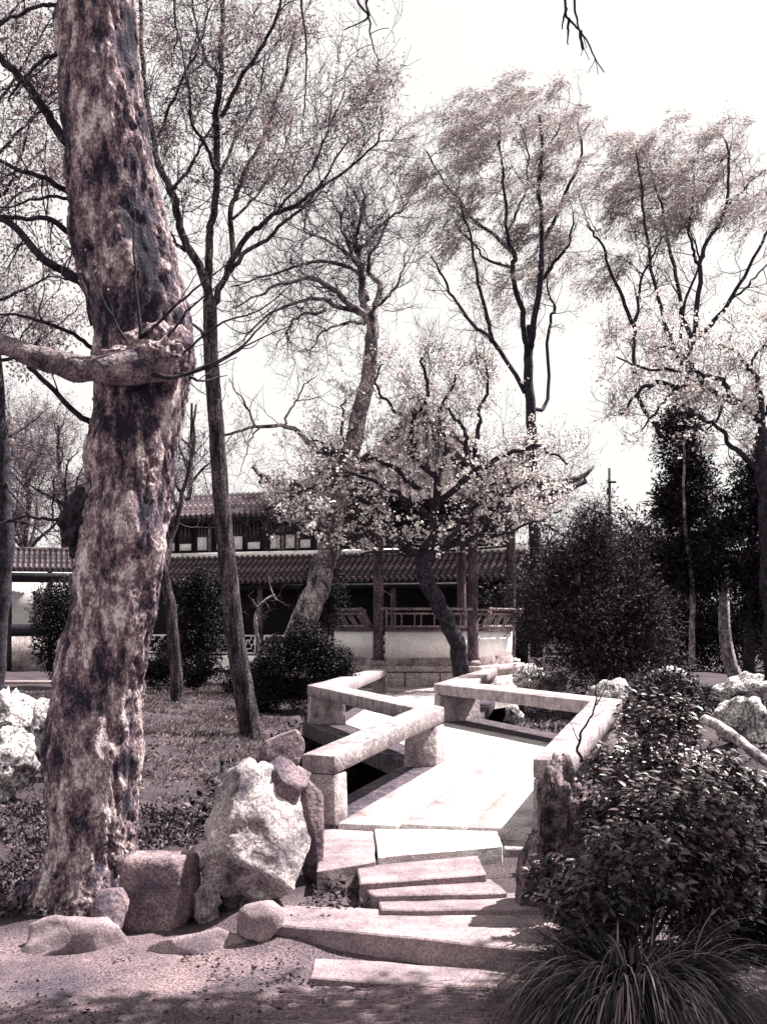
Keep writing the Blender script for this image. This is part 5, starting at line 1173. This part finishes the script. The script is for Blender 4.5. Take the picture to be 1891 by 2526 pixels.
dn = fbm(np.column_stack((p * 1.3, np.zeros(len(p)))), 43, 3); p = p[dn + rg.uniform(-.5, .5, len(p)) > .15]
pos = np.column_stack((p, ground_z(p[:, 0], p[:, 1]) + .006)); g.leaves(pos, rg.normal(size=pos.shape) * np.array((1, 1, .25)), rg.uniform(.012, .045, len(pos)) * np.clip(pos[:, 1] / 7, .9, 2.2), .02 * np.clip(pos[:, 1] / 7, .9, 2.0), rg, fold=.15)
tag(g.build('leaf_litter', M['litter']), 'dead leaves and twigs lying on the earth', kind='stuff')
g = G(); p = scatter(48000, 2.0, 9.5, 9.0, 22, rg); lx, rx = bridge_x(p[:, 1]); dn = fbm(np.column_stack((p * .8, np.zeros(len(p)))), 47, 3); p = p[(p[:, 0] > rx + .5) & (dn + rg.uniform(-.5, .5, len(p)) > .05)]
pos = np.column_stack((p, ground_z(p[:, 0], p[:, 1]))); g.leaves(pos, rg.normal(size=pos.shape) + np.array((0, 0, .6)), rg.uniform(.05, .14, len(pos)), .03, rg)
tag(g.build('undergrowth', M['ivy']), 'scrubby plants between the bright rocks on the right bank', kind='stuff')
g = G(); p = scatter(9000, -1.9, 3.6, 9.6, 24, rg); zz = ground_z(p[:, 0], p[:, 1]); lx, rx = bridge_x(p[:, 1]); k = (zz > -.75) & (zz < -.1) & ((p[:, 0] < lx - .3) | (p[:, 0] > rx + .3)); p = p[k]; zz = zz[k]
pos = np.column_stack((p, zz + .02)); g.leaves(pos, rg.normal(size=pos.shape) + np.array((0, -.3, .5)), rg.uniform(.06, .14, len(pos)), .05, rg)
tag(g.build('bank_plants', M['leaf_mid']), 'dark plants on the banks under the bridge', kind='stuff')
p = np.vstack((scatter(1500, 1.1, 2.6, 6.2, 8.3, rg), scatter(150, -.46, -.10, 7.0, 7.5, rg))); g = G(); pos = np.column_stack((p, ground_z(p[:, 0], p[:, 1]) + rg.uniform(0, .09, len(p)))); g.leaves(pos, rg.normal(size=pos.shape) + np.array((-.3, -.3, .5)), rg.uniform(.03, .07, len(pos)), .02, rg)
tag(g.build('weeds', M['leaf_mid']), 'weeds beside the right end of the steps', kind='stuff')

# tree just out of view whose crown shades the near ground and the bushes at right
foliage_mass('evergreen', 'leafy tree standing out of view to the right, shading the near ground', 'tree',
             [((3.7, 6.75, 6.4), (1.3, .8, .4)), ((6.0, 7.0, 6.5), (1.2, .85, .45)), ((2.5, 6.65, 6.45), (1.1, .75, .4)), ((1.5, 6.5, 6.5), (.9, .7, .35)), ((4.9, 6.9, 6.4), (1.1, .85, .45))], 11000, M['leaf_dark'], 117, .13, .07, (5.8, 4.6, -.37), per=3,
             stems=[([(5.8, 4.6, -.4), (5.7, 4.9, 2), (5.5, 6.0, 5.6)], .2, .09), ([(5.6, 5.5, 4.6), (4.8, 6.2, 6.0), (3.3, 6.6, 6.4), (1.6, 6.5, 6.5)], .07, .03)])
